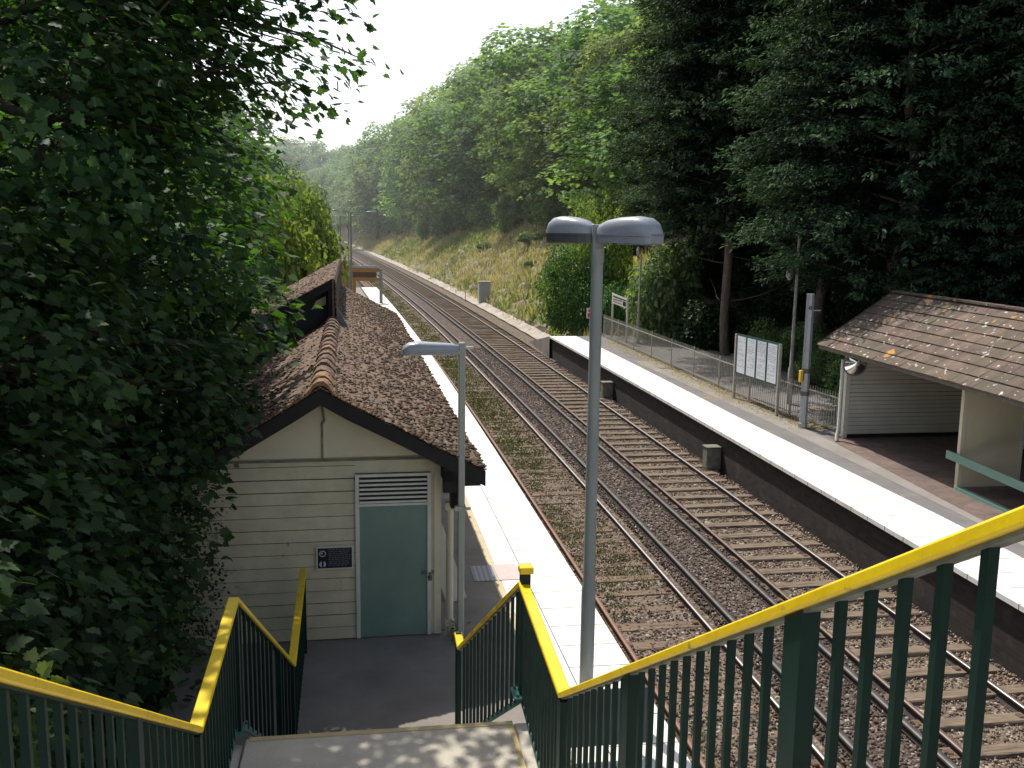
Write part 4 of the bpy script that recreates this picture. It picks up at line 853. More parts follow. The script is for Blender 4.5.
while t < .68: mb.add([P(t,3.36),P(t+.045,3.355),P(t+.045,3.29),P(t,3.295)], [(0,1,2,3)]); t += .075
mb.build('lettering', M['navy'], ns)
rs = empty('warning_sign', (10.54, 44.4, gz(44.4)+.9), 'small white and red warning sign on a post at the platform end', 'sign')
mb = MB(); mb.tube([(10.54,44.4,1.4), (10.54,44.4,2.9)], .03, 8); mb.build('post', M['galv'], rs)
mb = MB(); mb.box(10.36, 10.66, 44.33, 44.36, 2.38, 2.86); mb.build('board', M['white'], rs); mb = MB(); mb.box(10.40, 10.62, 44.32, 44.329, 2.42, 2.62); mb.box(10.44,10.58,44.32,44.329,2.68,2.80); mb.build('red_marks', M['redprint'], rs)
# trackside cabinet
cb = empty('equipment_cabinet', (9.25, 74.7, .7), 'pale grey trackside cabinet at the foot of the grassy bank', 'cabinet')
mb = MB(); mb.box(8.85, 9.75, 74.5, 75.3, .6, 2.46, 0, .02); mb.build('body', M['dirtybox'], cb); mb = MB(); mb.box(8.82, 9.78, 74.46, 75.34, 2.465, 2.52); mb.build('roof', M['galv'], cb); mb = MB(); mb.box(8.95, 9.65, 74.47, 74.495, .85, 2.38); mb.build('door', M['galv'], cb)
mb = MB(); mb.box(9.95, 10.7, 75.2, 75.9, .9, 1.7, 0, .02); ob = mb.build('equipment_box', M['bargedark']); tag(ob, 'low dark box close behind the grey trackside cabinet', 'box')
mb = MB(); [mb.tube([(8.0+i*.25, 76.5+i*.4, .7), (8.0+i*.25, 76.5+i*.4, 1.6)], .03, 6) for i in range(1)]; tag(mb.build('marker_post', M['rust']), 'short rusty marker post left of the grey trackside cabinet', 'post')

# ------------------------------------------------------------------ shelter on the right platform
m, nt, b = newmat('shelter_roof_tiles'); br = N(nt, 'ShaderNodeTexBrick'); br.offset = .5; br.inputs['Scale'].default_value = 1; br.inputs['Brick Width'].default_value = .38; br.inputs['Row Height'].default_value = 10; br.inputs['Mortar Size'].default_value = .006
br.inputs['Color1'].default_value = (.185,.132,.105,1); br.inputs['Color2'].default_value = (.125,.092,.075,1); br.inputs['Mortar'].default_value = (.05,.035,.03,1)
tcx = coords(nt); sxy = N(nt, 'ShaderNodeSeparateXYZ'); nt.links.new(tcx, sxy.inputs[0]); cmb = N(nt, 'ShaderNodeCombineXYZ'); nt.links.new(sxy.outputs[1], cmb.inputs[0]); nt.links.new(sxy.outputs[0], cmb.inputs[1]); nt.links.new(cmb.outputs[0], br.inputs['Vector'])
c = mix(nt, 1., br.outputs[0], ramp(nt, noise(nt, 2.2, 6, .7), [(.3, (.5,.5,.47)), (.7, (1.3,1.25,1.2))]), 'MULTIPLY')
c = mix(nt, ramp(nt, noise(nt, .9, 5, .7), [(.45, (0,0,0)), (.65, (.75,.75,.75))]), c, (.10,.095,.06))
c = mix(nt, ramp(nt, noise(nt, 7.5, 2, .5), [(.67, (0,0,0)), (.69, (.9,.9,.9))]), c, (.62,.62,.6)); c = mix(nt, ramp(nt, noise(nt, 2.9, 3, .5, coords(nt, scale=(1.3,1,1))), [(.67, (0,0,0)), (.70, (1,1,1))]), c, (.48,.25,.06))
nt.links.new(c, b.inputs['Base Color']); b.inputs['Roughness'].default_value = .9; bump(nt, b, noise(nt, 30, 4, .6), .01, .6); M['shroof'] = m
SH = empty('platform_shelter', (12.25, 18, gz(18)+.92), 'open fronted cream weatherboard shelter with a brown tiled roof on the right platform', 'shelter')
def ev(y): return gz(y) + 3.245                     # eave height
def slope_pt(t, y, up=0):                           # t 0 eave .. 1 ridge
    return (11.76 + 2.02*t - up*.56, y, ev(y) + 1.36*t + up*.83)
mb = MB(); nr = 8; Y0, Y1 = 10.6, 23.65
for i in range(nr):
    t0, t1 = i/nr, (i+1)/nr; y = Y0 - (.19 if i % 2 else 0)
    while y < Y1:
        a0, a1 = max(y+.003, Y0), min(y+.377, Y1); y += .38
        if a1-a0 < .03: continue
        e0, e1 = .034+random.uniform(-.006,.012), .034+random.uniform(-.006,.012)
        vs = [slope_pt(t0-.012, a0, e0), slope_pt(t0-.012, a1, e1), slope_pt(t1, a1, .006), slope_pt(t1, a0, .006), slope_pt(t0-.012, a0, 0), slope_pt(t0-.012, a1, 0)]
        mb.add(vs, [(3,2,1,0), (0,1,5,4)])
mb.add([slope_pt(0,Y0), slope_pt(0,Y1), slope_pt(1,Y1), slope_pt(1,Y0)], [(0,1,2,3)])
mb.prism([slope_pt(0,Y1,0), slope_pt(1,Y1,0), slope_pt(1,Y1,.05), slope_pt(0,Y1,.05)], (0,0,0), (0,.012,0))
mb.build('roof_slope', M['shroof'], SH)
mb = MB(); mb.add([(13.78,Y0,ev(Y0)+1.36), (13.78,Y1,ev(Y1)+1.36), (16.2,Y1,ev(Y1)-.2), (16.2,Y0,ev(Y0)-.2)], [(0,1,2,3)]); mb.build('rear_roof_slope', M['shroof'], SH)
mb = MB(); y = Y0
while y < Y1: mb.bar((13.78,y,ev(y)+1.40), (13.78,min(y+.44,Y1+.02),ev(y)+1.40), .2, .05); y += .45
mb.build('ridge_tiles', M['shroof'], SH)
mb = MB(); mb.bar((11.79,Y0,ev(Y0)-.055), (11.79,Y1,ev(Y1)-.055), .022, .10); mb.bar(slope_pt(0,Y1+.01,-.06), slope_pt(1,Y1+.01,-.06), .022, .13); mb.build('fascia', mat('weathered_fascia', (.20,.17,.14), (.12,.10,.085), 6, .85), SH)
y = Y1-.3
while y > Y0:
    mb = MB(); mb.prism([slope_pt(.012,y,-.03), slope_pt(.5,y,-.03), slope_pt(.5,y,-.16), slope_pt(.09,y,-.30)], (0,0,0), (0,.06,0)); mb.build('rafter', M['bargedark'], SH); y -= .47
mb = MB(); mb.add([slope_pt(.0,Y0,-.012), slope_pt(.0,Y1,-.012), slope_pt(1,Y1,-.012), slope_pt(1,Y0,-.012)], [(0,3,2,1)]); mb.build('soffit', M['felt'], SH)
g22 = gz(22.9)+.92
mb = MB(); boards(mb, (12.27,22.9), (15.7,22.9), g22+.10, g22+2.32, .108, .014); mb.prism([(12.27,22.91,g22+.0), (15.75,22.91,g22+.0), (15.75,22.91,3.75), (13.78,22.91,4.85), (12.27,22.91,3.80)], (0,0,0), (0,.08,0)); mb.build('end_wall', [mat('white_cream_boards', (.72,.70,.60), (.60,.58,.49), 2, .6), mat('board_shadow_gap', (.30,.28,.23), (.2,.19,.16), 5, .9)], SH)
mb = MB(); boards(mb, (15.7,22.9), (15.7,10.8), g22-.1, g22+2.4, .15, .014, (-1,0)); mb.box(15.71, 15.8, 10.8, 22.9, .9, 3.7); mb.build('back_wall', [M['cream'], M['seam']], SH)
mb = MB(); mb.box(12.3, 15.69, 22.865, 22.885, g22, g22+.09); mb.box(15.66, 15.68, 10.9, 22.86, gz(17)+.9, g22+.14); mb.build('skirting', M['bargedark'], SH)
mb = MB(); mb.box(12.17, 12.28, 22.84, 22.97, g22-.02, ev(23)+.05); mb.build('corner_post', M['white'], SH)
g18 = gz(18)+.92
mb = MB(); mb.box(12.20, 12.30, 17.98, 18.08, g18-.02, ev(18)+.05, 0, .005); mb.build('post', M['cream_plain'], SH)
mb = MB(); mb.box(12.31, 13.62, 18.0, 18.05, g18+.05, 3.62, 0, .004); mb.build('partition', M['cream_plain'], SH)
mb = MB(); mb.box(13.58, 13.64, 17.985, 18.065, g18-.04, 3.75); mb.build('partition_edge', M['white'], SH)
mb = MB(); mb.bar((12.16,18.35,1.845), (12.16,10.8,1.62), .05, .17); mb.build('rail', M['railgreen'], SH)
mb = MB(); mb.bar((12.24,18.02,g18+.03), (12.24,10.8,gz(10.8)+.95), .12, .07); mb.build('kerb', M['railgreen'], SH)
mb = MB(); mb.tube([(11.93,22.62,ev(22.6)-.25), (11.93,22.62,g22+.28), (11.86,22.56,g22+.12), (11.84,22.5,g22+.0)], .05, 10); mb.build('downpipe', M['white'], SH)
mb = MB(); mb.box(12.3, 15.7, 10.75, 10.85, .9, 3.7); mb.box(12.2, 12.3, 10.7, 10.8, .9, ev(10.8)); mb.build('near_wall', M['cream'], SH)
# convex mirror
mi_ = empty('convex_mirror', (12.03, 22.2, 3.2), 'round convex mirror hanging under the corner of the shelter roof', 'mirror')
c0 = Vector((12.03,22.2,3.21)); dn_ = Vector((-.30,-.93,-.2)).normalized(); xx = dn_.cross(Vector((0,0,1))).normalized(); yy = xx.cross(dn_)
mb = MB(); vs = []; nR, nS = 6, 28
for j in range(nR+1):
    q = j/nR*.27
    for i in range(nS): a = 2*math.pi*i/nS; vs.append(c0 + xx*q*math.cos(a) + yy*q*math.sin(a) + dn_*(.09*(1-(j/nR)**2)))
mb.add(vs, [(j*nS+i, j*nS+(i+1) % nS, (j+1)*nS+(i+1) % nS, (j+1)*nS+i) for j in range(nR) for i in range(nS)], 0, True); mb.build('mirror_face', M['mirror'], mi_)
mb = MB(); mb.tube([c0+dn_*.012, c0-dn_*.02, c0-dn_*.07], [.285,.285,.10], 28); mb.build('rim', M['lampdark'], mi_)
mb = MB(); mb.bar(c0-dn_*.05, Vector((12.2,22.5,3.35)), .04, .04); mb.build('arm', M['galv'], mi_)

# ------------------------------------------------------------------ vegetation
def ball(n): return unit(rng.normal(size=(n, 3)))
def crown_points(lobes, n_cl, shell=.55):
    """cluster centres spread over a union of ellipsoids, mostly near the surface; returns points and outward directions"""
    lob = np.array(lobes, float); vol = (lob[:, 3]*lob[:, 4]*lob[:, 5])**.7; k = rng.choice(len(lob), n_cl, p=vol/vol.sum())
    d = ball(n_cl); r = (shell + (1-shell)*rng.random(n_cl)**.6); P = lob[k, :3] + d*lob[k, 3:6]*r[:, None]
    ins = np.zeros(n_cl)
    for L_ in lob:
        q = (((P-L_[:3])/L_[3:6])**2).sum(1); ins += (q < .45)
    keep = (ins < 1) | (rng.random(n_cl) < .2)
    return P[keep], unit(d/lob[k, 3:6])[keep]
def cluster_leaves(name, C, D, per, cr, size, shape, mats, flat=.5, upw=.8, tintv=None, droop=.15, sizevar=.35):
    n = len(C)*per; ci = np.repeat(np.arange(len(C)), per)
    off = np.clip(rng.normal(size=(n, 3)), -1.7, 1.7)*cr*np.array([1, 1, flat]); P = C[ci] + off; P[:, 2] -= (off[:, 0]**2+off[:, 1]**2)*.25/cr
    Nn = D[ci]*.45 + np.array([0, 0, upw]) + rng.normal(0, .38, (n, 3)); T = D[ci] + off/cr*.8 + rng.normal(0, .4, (n, 3)) - np.array([0,0,.25])
    base = rng.normal(.42, .16, len(C)); t = np.clip(base[ci] + rng.normal(0, .13, n), 0, 1) if tintv is None else np.clip(tintv[ci]+rng.normal(0, .12, n), 0, 1)
    return leaves(name, P, Nn, size*(1-sizevar+2*sizevar*rng.random(n)), shape, mats, T=T, droop=droop, tint=t)

# --- broadleaf prototypes (unit: about 1 high, scaled when placed)
def make_broad(seed, nl=16, ncl=520, per=15, ls=.030, wide=.36, low=.22, shape=QUAD, cr=.036):
    global rng; random.seed(seed); rng = np.random.default_rng(seed); lobes = []
    for i in range(nl):
        z = low+.08 + (1-low-.2)*((i+.5)/nl); w_ = wide*math.sin(math.pi*min(1, max(.12, (z-low+.12)/(1.12-low))))**.6; a = i*2.4+random.random(); rr = w_*random.uniform(.35, .75)
        q = random.uniform(.11, .18); lobes.append((rr*math.cos(a), rr*math.sin(a), z, q, q, q*random.uniform(.7, 1.0)))
    lobes.append((0,0,.93,.12,.12,.09)); lobes.append((0,0,.6,wide*.6,wide*.6,.28))
    C, D = crown_points(lobes, ncl, .8); la = np.array(lobes); kk = ((C[:, None]-la[None, :, :3])**2).sum(-1).argmin(1); lt = rng.normal(0, .16, len(lobes))
    me = cluster_leaves('crown', C, D, per, cr, ls, shape, [M['leaf_broad']], tintv=.42+lt[kk]+rng.normal(0, .1, len(C)))
    mb = MB(); limb(mb, (0,0,-.05), (0,0,.62), .022, .008, 6, 0, .08)
    for L_ in lobes[:-2:2]: limb(mb, (0,0,random.uniform(low*.8, .5)), (L_[0]*.8, L_[1]*.8, L_[2]), .009, .003, 4, .05, .1, 5)
    t = mb.build('trunk', M['bark']); tm = t.data; bpy.data.objects.remove(t); return tm, me
def place_tree(proto, name, x, y, z, h, w_, label, cat='tree', group=None, leaf=None, rz=None):
    tm, cm = proto; r = empty(name, (x, y, z), label, cat, group, rz=random.uniform(0, 6.28) if rz is None else rz); r.scale = (h*w_, h*w_, h)
    if tm: link('trunk', tm, r)
    c_ = link('crown', cm, r)
    if leaf: c_.material_slots[0].link = 'OBJECT'; c_.material_slots[0].material = leaf
    return r
BR = [make_broad(11), make_broad(12, 20, 620, 15, .028, .34), make_broad(13, 13, 480, 15, .031, .40, .18)]
BRF = [make_broad(21, 13, 640, 18, .022, .42, .12, cr=.030), make_broad(22, 10, 600, 18, .023, .46, .10, cr=.030), make_broad(23, 17, 640, 18, .021, .36, .12, cr=.028)]
def make_shrub(seed, ncl, per, ls, cr, shape, nl=12):
    global rng; random.seed(seed); rng = np.random.default_rng(seed)
    lobes = [(random.uniform(-.45,.45), random.uniform(-.45,.45), random.uniform(.25,.7), random.uniform(.2,.34), random.uniform(.2,.34), random.uniform(.18,.3)) for _ in range(nl)] + [(0,0,.35,.5,.5,.38)]
    C, D = crown_points(lobes, ncl, .6); return None, cluster_leaves('crown', C, D, per, cr, ls, shape, [M['leaf_grey']], .8, .6)
SH_A = make_shrub(31, 700, 16, .055, .05, QUAD); SH_B = make_shrub(32, 900, 18, .038, .045, OVAL)

# --- conifer prototypes: sprays of narrow leaves on drooping branches round a bare lower trunk
def make_conifer(seed, nb=270, H_=22., bare=5., Rm=4.6):
    global rng; random.seed(seed); rng = np.random.default_rng(seed); Ps, Ns, Ts, ti, sz = [], [], [], [], []
    mb = MB(); limb(mb, (0,0,-.5), (0,0,H_*.95), .21, .05, 9, 0, .14, 9); mb2 = MB()
    for i in range(nb):
        t = (i+.5)/nb; z = bare + (H_-bare)*t**.95; a = i*2.39996+random.uniform(-.3,.3); Rl = Rm*((1-t)**.62)*(.55+.45*min(1, t*5+.25))*random.uniform(.72,1.12)+.35
        d = np.array([math.cos(a), math.sin(a), 0]); tw = np.array([-d[1], d[0], 0]); up0 = random.uniform(.10, .40)
        if i % 4 == 0: limb(mb2, (0,0,z), tuple(d*Rl*.75+np.array([0,0,z+up0*Rl*.6])), .05, .012, 3, .02, .06, 4)
        bt = random.gauss(.42, .15); nsp = int(9+Rl*5)
        for k in range(nsp):
            q = .30+.70*((k+random.random())/nsp); side = random.uniform(-.42,.42)*Rl*(.35+.65*q)
            c = d*Rl*q + tw*side + np.array([0, 0, z + up0*Rl*q - .30*Rl*max(0, q-.55)**1.2*1.6 + random.uniform(-.3,.25)])
            sd_ = unit(d*1.0+tw*(side/Rl*1.5+random.uniform(-.5,.5))+np.array([0,0,random.uniform(-.35,.28)])); m_ = 34
            bl = (rng.random(m_)-.2)*.8; sg = rng.choice([-1,1], m_); lat = sg*(.02+.10*rng.random(m_))*(1-np.clip(bl,0,1)*.8)
            sidev = np.cross(sd_, [0,0,1]); P = c + sd_[None]*bl[:, None] + sidev[None]*lat[:, None] + np.array([0,0,1])[None]*(rng.normal(0,.05,m_)-.25*lat**2)[:, None]
            Ps.append(P); Ts.append(sd_[None]+sidev[None]*(sg*.75)[:, None]+rng.normal(0,.16,(m_,3))+np.array([0,0,-.28])); Ns.append(np.tile([0,0,1.], (m_,1))+rng.normal(0,.45,(m_,3))); ti.append(np.clip(bt-.12+(q-.8)*1.5+np.clip(bl,0,1)*.45+rng.normal(0,.12,m_),0,1)); sz.append(.10+.12*rng.random(m_))  # tint paints inner sprays dark and tips light, as if lit
    me = leaves('crown', np.concatenate(Ps), np.concatenate(Ns), np.concatenate(sz), [(0,0),(.5,-.17),(1,0),(.5,.17)], [M['leaf_conifer']], T=np.concatenate(Ts), droop=.3, tint=np.concatenate(ti))
    for _ in range(int(bare*2.2)):    # dead snags on the bare part
        z = random.uniform(1.5, bare+2); a = random.uniform(0, 6.28); l = random.uniform(.8, 2.6); limb(mb2, (0,0,z), (math.cos(a)*l, math.sin(a)*l, z+random.uniform(.2,1.4)), .035, .008, 4, -.06, .12, 4)
    t = mb.build('trunk', M['bark_red']); tm = t.data; bpy.data.objects.remove(t); b_ = mb2.build('dead_branches', M['bark_red']); bm_ = b_.data; bpy.data.objects.remove(b_)
    return tm, bm_, me
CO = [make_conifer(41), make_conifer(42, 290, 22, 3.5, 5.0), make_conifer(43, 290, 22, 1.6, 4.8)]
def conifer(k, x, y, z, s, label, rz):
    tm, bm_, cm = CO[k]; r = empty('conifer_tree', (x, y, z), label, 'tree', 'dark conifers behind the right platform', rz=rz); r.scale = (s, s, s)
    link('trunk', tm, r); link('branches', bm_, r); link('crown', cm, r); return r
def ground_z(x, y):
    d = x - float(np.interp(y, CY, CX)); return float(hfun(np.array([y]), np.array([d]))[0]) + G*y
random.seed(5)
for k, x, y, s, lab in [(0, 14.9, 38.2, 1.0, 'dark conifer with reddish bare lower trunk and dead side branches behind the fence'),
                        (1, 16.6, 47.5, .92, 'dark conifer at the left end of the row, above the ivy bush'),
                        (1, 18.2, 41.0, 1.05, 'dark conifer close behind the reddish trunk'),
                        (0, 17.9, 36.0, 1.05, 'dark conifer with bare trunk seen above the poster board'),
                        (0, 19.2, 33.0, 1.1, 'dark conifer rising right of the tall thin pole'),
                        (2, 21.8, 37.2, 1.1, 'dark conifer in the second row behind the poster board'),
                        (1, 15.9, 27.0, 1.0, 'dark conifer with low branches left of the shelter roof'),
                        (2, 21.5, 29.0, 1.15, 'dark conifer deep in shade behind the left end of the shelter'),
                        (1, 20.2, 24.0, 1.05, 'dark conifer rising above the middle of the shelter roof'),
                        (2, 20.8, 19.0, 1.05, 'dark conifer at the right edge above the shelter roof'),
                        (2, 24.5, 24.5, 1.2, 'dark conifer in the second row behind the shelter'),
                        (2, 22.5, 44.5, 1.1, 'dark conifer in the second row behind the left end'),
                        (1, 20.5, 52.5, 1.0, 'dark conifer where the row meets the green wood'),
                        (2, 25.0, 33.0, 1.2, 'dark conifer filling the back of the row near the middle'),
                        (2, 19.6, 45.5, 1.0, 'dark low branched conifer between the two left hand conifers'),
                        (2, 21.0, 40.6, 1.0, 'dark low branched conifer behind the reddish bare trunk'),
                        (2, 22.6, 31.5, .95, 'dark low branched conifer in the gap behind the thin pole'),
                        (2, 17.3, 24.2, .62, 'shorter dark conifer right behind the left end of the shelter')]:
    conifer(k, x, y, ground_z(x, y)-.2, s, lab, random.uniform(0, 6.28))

# --- wood on the right hand hill
random.seed(77)
def hill(s, d, h, w_, i, leaf, lab, grp='trees of the wood on the right hand slope', protos=None):
    x, y = (float(q) for q in tp(s, d)); z = float(hfun(np.array([s]), np.array([d]))[0]) + G*min(y, 300)
    return place_tree((protos or BRF)[i % len(protos or BRF)], 'broadleaf_tree', x, y, z-.4, h, w_, lab, 'tree', grp, leaf)
cnt = 0
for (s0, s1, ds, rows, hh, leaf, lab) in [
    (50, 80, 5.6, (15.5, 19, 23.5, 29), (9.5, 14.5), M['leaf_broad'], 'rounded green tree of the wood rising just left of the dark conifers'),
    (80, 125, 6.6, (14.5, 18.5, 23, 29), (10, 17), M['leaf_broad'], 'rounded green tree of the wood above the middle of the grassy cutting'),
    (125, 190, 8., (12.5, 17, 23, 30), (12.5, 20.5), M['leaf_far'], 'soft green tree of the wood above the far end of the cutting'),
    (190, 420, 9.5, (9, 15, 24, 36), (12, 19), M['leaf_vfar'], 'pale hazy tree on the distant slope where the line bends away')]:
    s_ = s0
    while s_ < s1:
        for j, d_ in enumerate(rows):
            hill(s_+random.uniform(-2,2)+(j % 2)*ds/2, d_+random.uniform(-1.2,1.2), random.uniform(*hh)*(1+.05*j), random.uniform(.85,1.45), cnt, leaf, lab); cnt += 1
        s_ += ds
# shrubs along the upper edge of the grass
for s_ in np.arange(56, 200, 3.4):
    d_ = 13.5+random.uniform(-1.5,1.2) if s_ < 130 else 11+random.uniform(-1,1.5); x, y = (float(q) for q in tp(s_, d_)); z = float(hfun(np.array([s_]), np.array([d_]))[0])+G*y; h = random.uniform(2.2,4.2)
    place_tree(SH_A, 'shrub', x, y, z-.3, h, random.uniform(.7,1.0), 'leafy shrub at the upper edge of the grassy cutting side', 'shrub', 'shrubs between grass and wood', random.choice((M['leaf_grey'], M['leaf_broad'])) if s_ < 120 else M['leaf_far'])
for s_, d_, h in ((52, 8.6, 1.5), (57, 11.2, 1.9), (63, 10.4, 1.3), (76, 9.0, .8), (83, 11.0, 1.3), (97, 9.4, .9)):
    x, y = (float(q) for q in tp(s_, d_)); z = float(hfun(np.array([s_]), np.array([d_]))[0])+G*y
    place_tree(SH_A, 'shrub', x, y, z-.2, h, 1.6, 'small green bush standing alone in the grass of the cutting side', 'shrub', 'small bushes scattered over the bank', M['leaf_grey'])
# ivy bush and elder beyond the right platform
def sh(proto, x, y, z, h, w_, leaf, lab, name='shrub', cat='shrub'): return place_tree(proto, name, x, y, z, h, w_, lab, cat, None, leaf)
sh(SH_B, 10.9, 49.0, 1.1, 5.6, .50, M['leaf_ivy'], 'glossy ivy covered bush left of the lamp post beyond the platform end', 'ivy_bush')
sh(SH_B, 12.4, 50.0, 1.8, 7.3, .34, M['leaf_lime'], 'bright yellow green bush top showing above the twin lamp heads', 'bright_bush')
sh(SH_B, 12.3, 46.8, 1.2, 3.2, .6, M['leaf_ivy'], 'low ivy clump at the foot of the tall ivy bush', 'ivy_bush')
sh(SH_A, 13.9, 43.5, 1.1, 5.3, .52, M['leaf_grey'], 'pale green elder bush behind the station name sign', 'elder_bush')
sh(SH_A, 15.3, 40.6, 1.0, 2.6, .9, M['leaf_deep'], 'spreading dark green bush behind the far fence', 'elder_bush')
sh(SH_B, 16.0, 34.5, 1.0, 2.6, .9, M['leaf_broad'], 'dark low bush behind the poster board', 'undergrowth_bush')
sh(SH_B, 15.6, 30.2, 1.0, 2.4, .8, M['leaf_broad'], 'dark low bush behind the banded post', 'undergrowth_bush')
sh(SH_B, 15.2, 26.6, .9, 2.2, .8, M['leaf_broad'], 'dark low bush beside the shelter end wall', 'undergrowth_bush')
sh(SH_A, 17.2, 19.2, 2.6, 4.2, .5, M['leaf_ivy'], 'lighter green bush tip above the right part of the shelter roof', 'bright_bush')
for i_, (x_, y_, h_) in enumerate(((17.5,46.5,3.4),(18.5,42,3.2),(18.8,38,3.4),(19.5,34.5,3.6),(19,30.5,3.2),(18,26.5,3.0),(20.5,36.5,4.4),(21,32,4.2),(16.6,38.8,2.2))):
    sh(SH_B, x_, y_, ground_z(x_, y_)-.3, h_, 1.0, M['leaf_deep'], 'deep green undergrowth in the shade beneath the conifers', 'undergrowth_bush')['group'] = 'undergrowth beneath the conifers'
# left side beyond the building
sh(SH_A, -3.9, 39.5, 1.0, 7.8, .40, M['leaf_lime'], 'sunlit lime green bush just beyond the raised gable of the tiled roof', 'bright_bush')
sh(SH_A, -3.2, 50.0, 1.0, 7.6, .42, M['leaf_lime'], 'sunlit yellow green bush above the far end of the tiled roof', 'bright_bush')
sh(SH_A, -4.0, 62.0, 1.3, 8.8, .42, M['leaf_lime'], 'sunlit lime green bush beside the far lamp posts', 'bright_bush')
sh(SH_A, -5.2, 80.0, 1.3, 9.5, .45, M['leaf_broad'], 'green bush beyond the far end of the left platform', 'bush')
sh(SH_A, -6.5, 100.0, 1.3, 10, .45, M['leaf_far'], 'farther green bush where the line bends behind it', 'bush')
for i, (x, y, h) in enumerate(((-7, 44, 10), (-8, 56, 11), (-11, 70, 12), (-12, 90, 12), (-12, 34, 12), (-14, 46, 13), (-9.5, 120, 10), (-16, 60, 14), (-16, 145, 11))):
    place_tree(BR[i % 3], 'broadleaf_tree', x, y, ground_z(x, y)-.3, h, 1.0, ['green tree beyond the building on the left side of the line', 'green tree behind the sunlit bushes on the left of the line'][i % 2], 'tree', 'trees on the left side of the line', M['leaf_near2'] if y < 60 else M['leaf_broad'])

# --- the big sycamores on the left
def near_tree(name, label, trunk, lobes, ncl, per, leafsize, mat_, cr=.30, shape=MAPLE, seed=1, keepf=None, trunk_r=.22, extra=None, shell=.5):
    global rng; rng = np.random.default_rng(seed); random.seed(seed)
    r = empty(name, trunk[0], label, 'tree'); C, D = crown_points(lobes, ncl, shell)
    if extra: 
        E_ = np.array(extra, float); C = np.concatenate([C, E_[:, :3]]); D = np.concatenate([D, unit(E_[:, 3:6])])
    if keepf is not None: k = keepf(C); C, D = C[k], D[k]
    mb = MB(); pts = limb(mb, trunk[0], trunk[1], trunk_r, trunk_r*.45, 6, 0, .15, 10); mb.build('trunk', M['bark'], r)
    mb = MB()
    sel = rng.choice(len(C), min(len(C), 130), replace=False)
    if extra: sel = np.concatenate([sel, np.arange(len(C)-len(extra), len(C))])
    hubs = [Vector(L_[:3]) for L_ in lobes]
    for h_ in hubs: p0 = min(pts[2:], key=lambda q: (q-h_).length); limb(mb, p0, h_, trunk_r*.4, trunk_r*.16, 5, .06, .2, 7)
    for i in sel:
        c_ = Vector(C[i]); h_ = min(hubs, key=lambda q: (q-c_).length); limb(mb, h_.lerp(c_, random.uniform(0,.3)), c_, .022, .006, 5, .05, .16, 4)
    mb.build('branches', M['bark'], r)
    me = cluster_leaves('leaves', C, D, per, cr, leafsize, shape, [mat_], .42, .85)
    me.transform(Matrix.Translation(-Vector(r.location))); link('leaves', me, r); return r
stairclear = lambda C: ~((C[:, 0] > -1.42) & (C[:, 2] < 4.7)) & ~((C[:, 0] > -1.55) & (C[:, 1] < 9)) & ~((abs(C[:, 0]) < 2.2) & (C[:, 1] < 4)) & ~((C[:, 0] > -2.0) & (C[:, 2] < 2.3))
near_tree('sycamore_tree', 'dark leafy sycamore close to the left railing with large lobed leaves', ((-5.2, 8.2, .7), (-4.6, 8.6, 5)),
    [(-3.9,7.2,3.6,2.1,2.6,2.3), (-4.0,9.8,3.3,2.25,2.3,2.5), (-3.5,10.6,4.6,1.95,1.5,1.3), (-3.8,6.0,1.8,2.2,2.2,1.6), (-4.2,8.6,5.6,2.3,2.4,1.5), (-3.5,11.2,2.2,1.25,.8,1.8), (-2.6,10.9,3.3,.90,.5,1.2), (-2.35,10.8,4.7,.95,.7,.6), (-1.95,12.5,4.5,.85,.9,.45), (-2.3,11.0,4.1,.85,.5,.55), (-1.95,11.9,5.0,.75,.6,.4), (-2.6,12.6,4.2,1.1,1.1,.6), (-3.4,5.0,4.2,1.5,1.6,1.6)], 2700, 20, .102, M['leaf_maple'], .22, seed=51, keepf=stairclear)
ex = []
for a, b_ in (((-2.2,11,8.0), (-.3,11.5,8.3)), ((-2.2,11,8.6), (-.3,11,8.85)), ((-2.2,12,8.1), (-.55,12.4,8.0)), ((-2,10,9), (-.3,10.6,9.35)), ((-2.4,11,9.4), (-.5,11.6,9.9))):
    a, b_ = np.array(a), np.array(b_)
    for t in np.linspace(.05, 1, 17):
        q = a+(b_-a)*t + rng.normal(0, .17, 3); ex.append((*q, 1, .1, -.1 if t > .8 else .2))
near_tree('sycamore_tree', 'tall spreading sycamore whose branches reach across the sky above the roof', ((-7.0, 12.5, .9), (-5.2, 12, 8)),
    [(-4.6,10.5,7.6,3.2,3.2,2.2), (-4.2,12.8,6.6,3.1,2.6,2.0), (-5.0,11.5,10.0,4.0,3.6,1.9), (-3.1,12.0,8.9,1.9,1.9,1.4), (-3.6,13.5,5.5,2.0,2.0,1.1), (-7,9,6,3,3,3), (-3.2,10.9,7.4,1.3,1.6,1.3)], 3000, 22, .105, M['leaf_maple'], .25, seed=52, keepf=stairclear, trunk_r=.3, extra=ex)
near_tree('sycamore_tree', 'green sycamore farther back over the dark gable of the building', ((-7.5, 20, .9), (-6, 20, 8)),
    [(-2.15,14,5.3,1.15,1.2,.55), (-2.5,15.5,5.8,1.2,1.4,.8), (-3.6,17.5,6.1,1.7,1.9,1.2), (-3.4,15.4,5.2,1.6,1.6,.9), (-4.8,18.5,7.0,2.9,3.2,2.4), (-5.0,22,7.5,3.3,3.5,2.6), (-4.4,17,5.6,1.9,2.2,1.5), (-7,20,9.5,4,4,2.5), (-8,17,5.5,3,3,3), (-4.6,26,6.5,2.6,3.5,2.6), (-7.5,24,4.5,3,4,3)], 1900, 16, .17, M['leaf_near2'], .33, seed=53, trunk_r=.3)
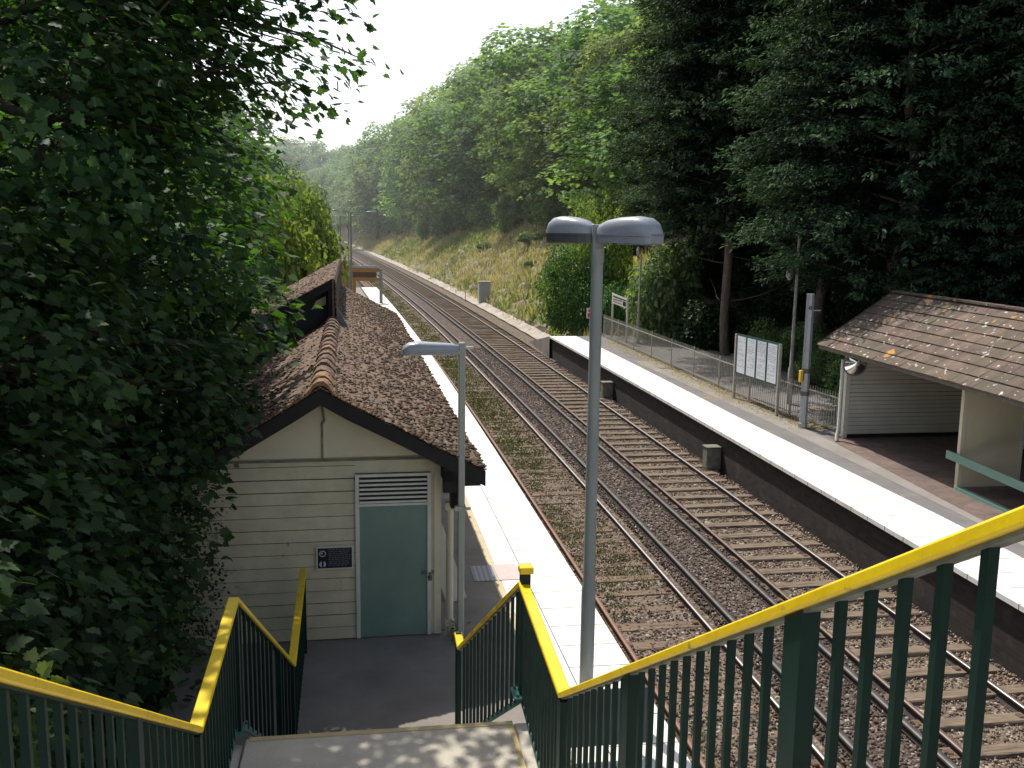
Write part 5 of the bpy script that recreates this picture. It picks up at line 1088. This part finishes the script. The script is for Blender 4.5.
near_tree('sycamore_tree', 'green tree behind the others at the far left of the photo', ((-11, 14, 1), (-10, 14, 8)),
    [(-9.5,13,6,3,4,3.5), (-10,18,8,4,4,4), (-9,9,5,3,4,4), (-10,12,2.5,3,5,2.5), (-13,15,8,4,6,5)], 1300, 15, .2, M['leaf_near2'], .42, shape=MAPLE, seed=54, trunk_r=.3)
# creeper hanging against the wall corner, seedling by the left railing, weed at the downpipe
def small_plant(name, label, lobes, ncl, per, ls, mat_, cr, shape=OVAL, seed=3, cat='plant'):
    global rng; rng = np.random.default_rng(seed); C, D = crown_points(lobes, ncl, .3); me = cluster_leaves(name, C, D, per, cr, ls, shape, [mat_], .8, .5)
    o = link(name, me); return tag(o, label, cat)
small_plant('creeper', 'thin leaved creeper hanging over the left part of the boarded wall', [(-2.15,11.85,2.7,.40,.22,.95), (-2.2,11.8,1.9,.45,.25,.8), (-2.4,11.7,1.4,.5,.3,.6), (-2.0,11.9,3.2,.3,.15,.4)], 330, 12, .045, M['leaf_twig'], .08, seed=61)
small_plant('seedling', 'bright green maple seedling leaves showing behind the left railing', [(-1.92,5.55,3.62,.12,.14,.32)], 16, 6, .085, M['leaf_lime'], .06, MAPLE, 62)
small_plant('weed_clump', 'small leafy weed at the foot of the downpipe', [(1.17,11.98,1.2,.12,.10,.13)], 14, 8, .05, M['leaf_grey'], .04, OVAL, 63)
# ground cover under the left trees
n = 5000; x = -1.6-9*rng.random(n); y = 3+16*rng.random(n); keep = ~((x > -3.6) & (y > 11.2)); x, y = x[keep], y[keep]; z = np.array([ground_z(a, b_) for a, b_ in zip(x, y)])
nn = rng.normal(0, .4, (len(x), 3)) + np.array([0,0,1]); me = leaves('ground_ivy', np.stack([x, y, z+.05+.25*rng.random(len(x))], -1), nn, .10+.08*rng.random(len(x)), OVAL, [M['leaf_maple']]); tag(link('ground_ivy', me), 'dark ground cover under the left trees', 'ground cover', kind='stuff')
# dry leaf litter at the foot of the right fence
n = 6500; y = 24+19*rng.random(n)**1.4; x = np.array([fx(v) for v in y]) - np.abs(rng.normal(0, .38, n)) + .1; me = leaves('leaf_litter', np.stack([x, y, G*y+.915+.01*rng.random(n)], -1), rng.normal(0,.3,(n,3))+np.array([0,0,1]), .03+.04*rng.random(n), OVAL, [M['deadgrass']]); tag(link('leaf_litter', me), 'dry brown leaf litter along the foot of the right fence', 'leaf litter', kind='stuff')

# thin summer haze filling the far valley
m = bpy.data.materials.new('summer_haze'); m.use_nodes = True; nt = m.node_tree; nt.nodes.clear(); out = N(nt, 'ShaderNodeOutputMaterial'); vs = N(nt, 'ShaderNodeVolumeScatter')
vs.inputs['Color'].default_value = (.93,.97,1,1); vs.inputs['Density'].default_value = .0008; vs.inputs['Anisotropy'].default_value = .35; nt.links.new(vs.outputs[0], out.inputs['Volume'])
mb = MB(); mb.box(-260, 260, 52, 520, -8, 95); ho = mb.build('haze', m); tag(ho, kind='structure')
scene.cycles.volume_bounces = 1
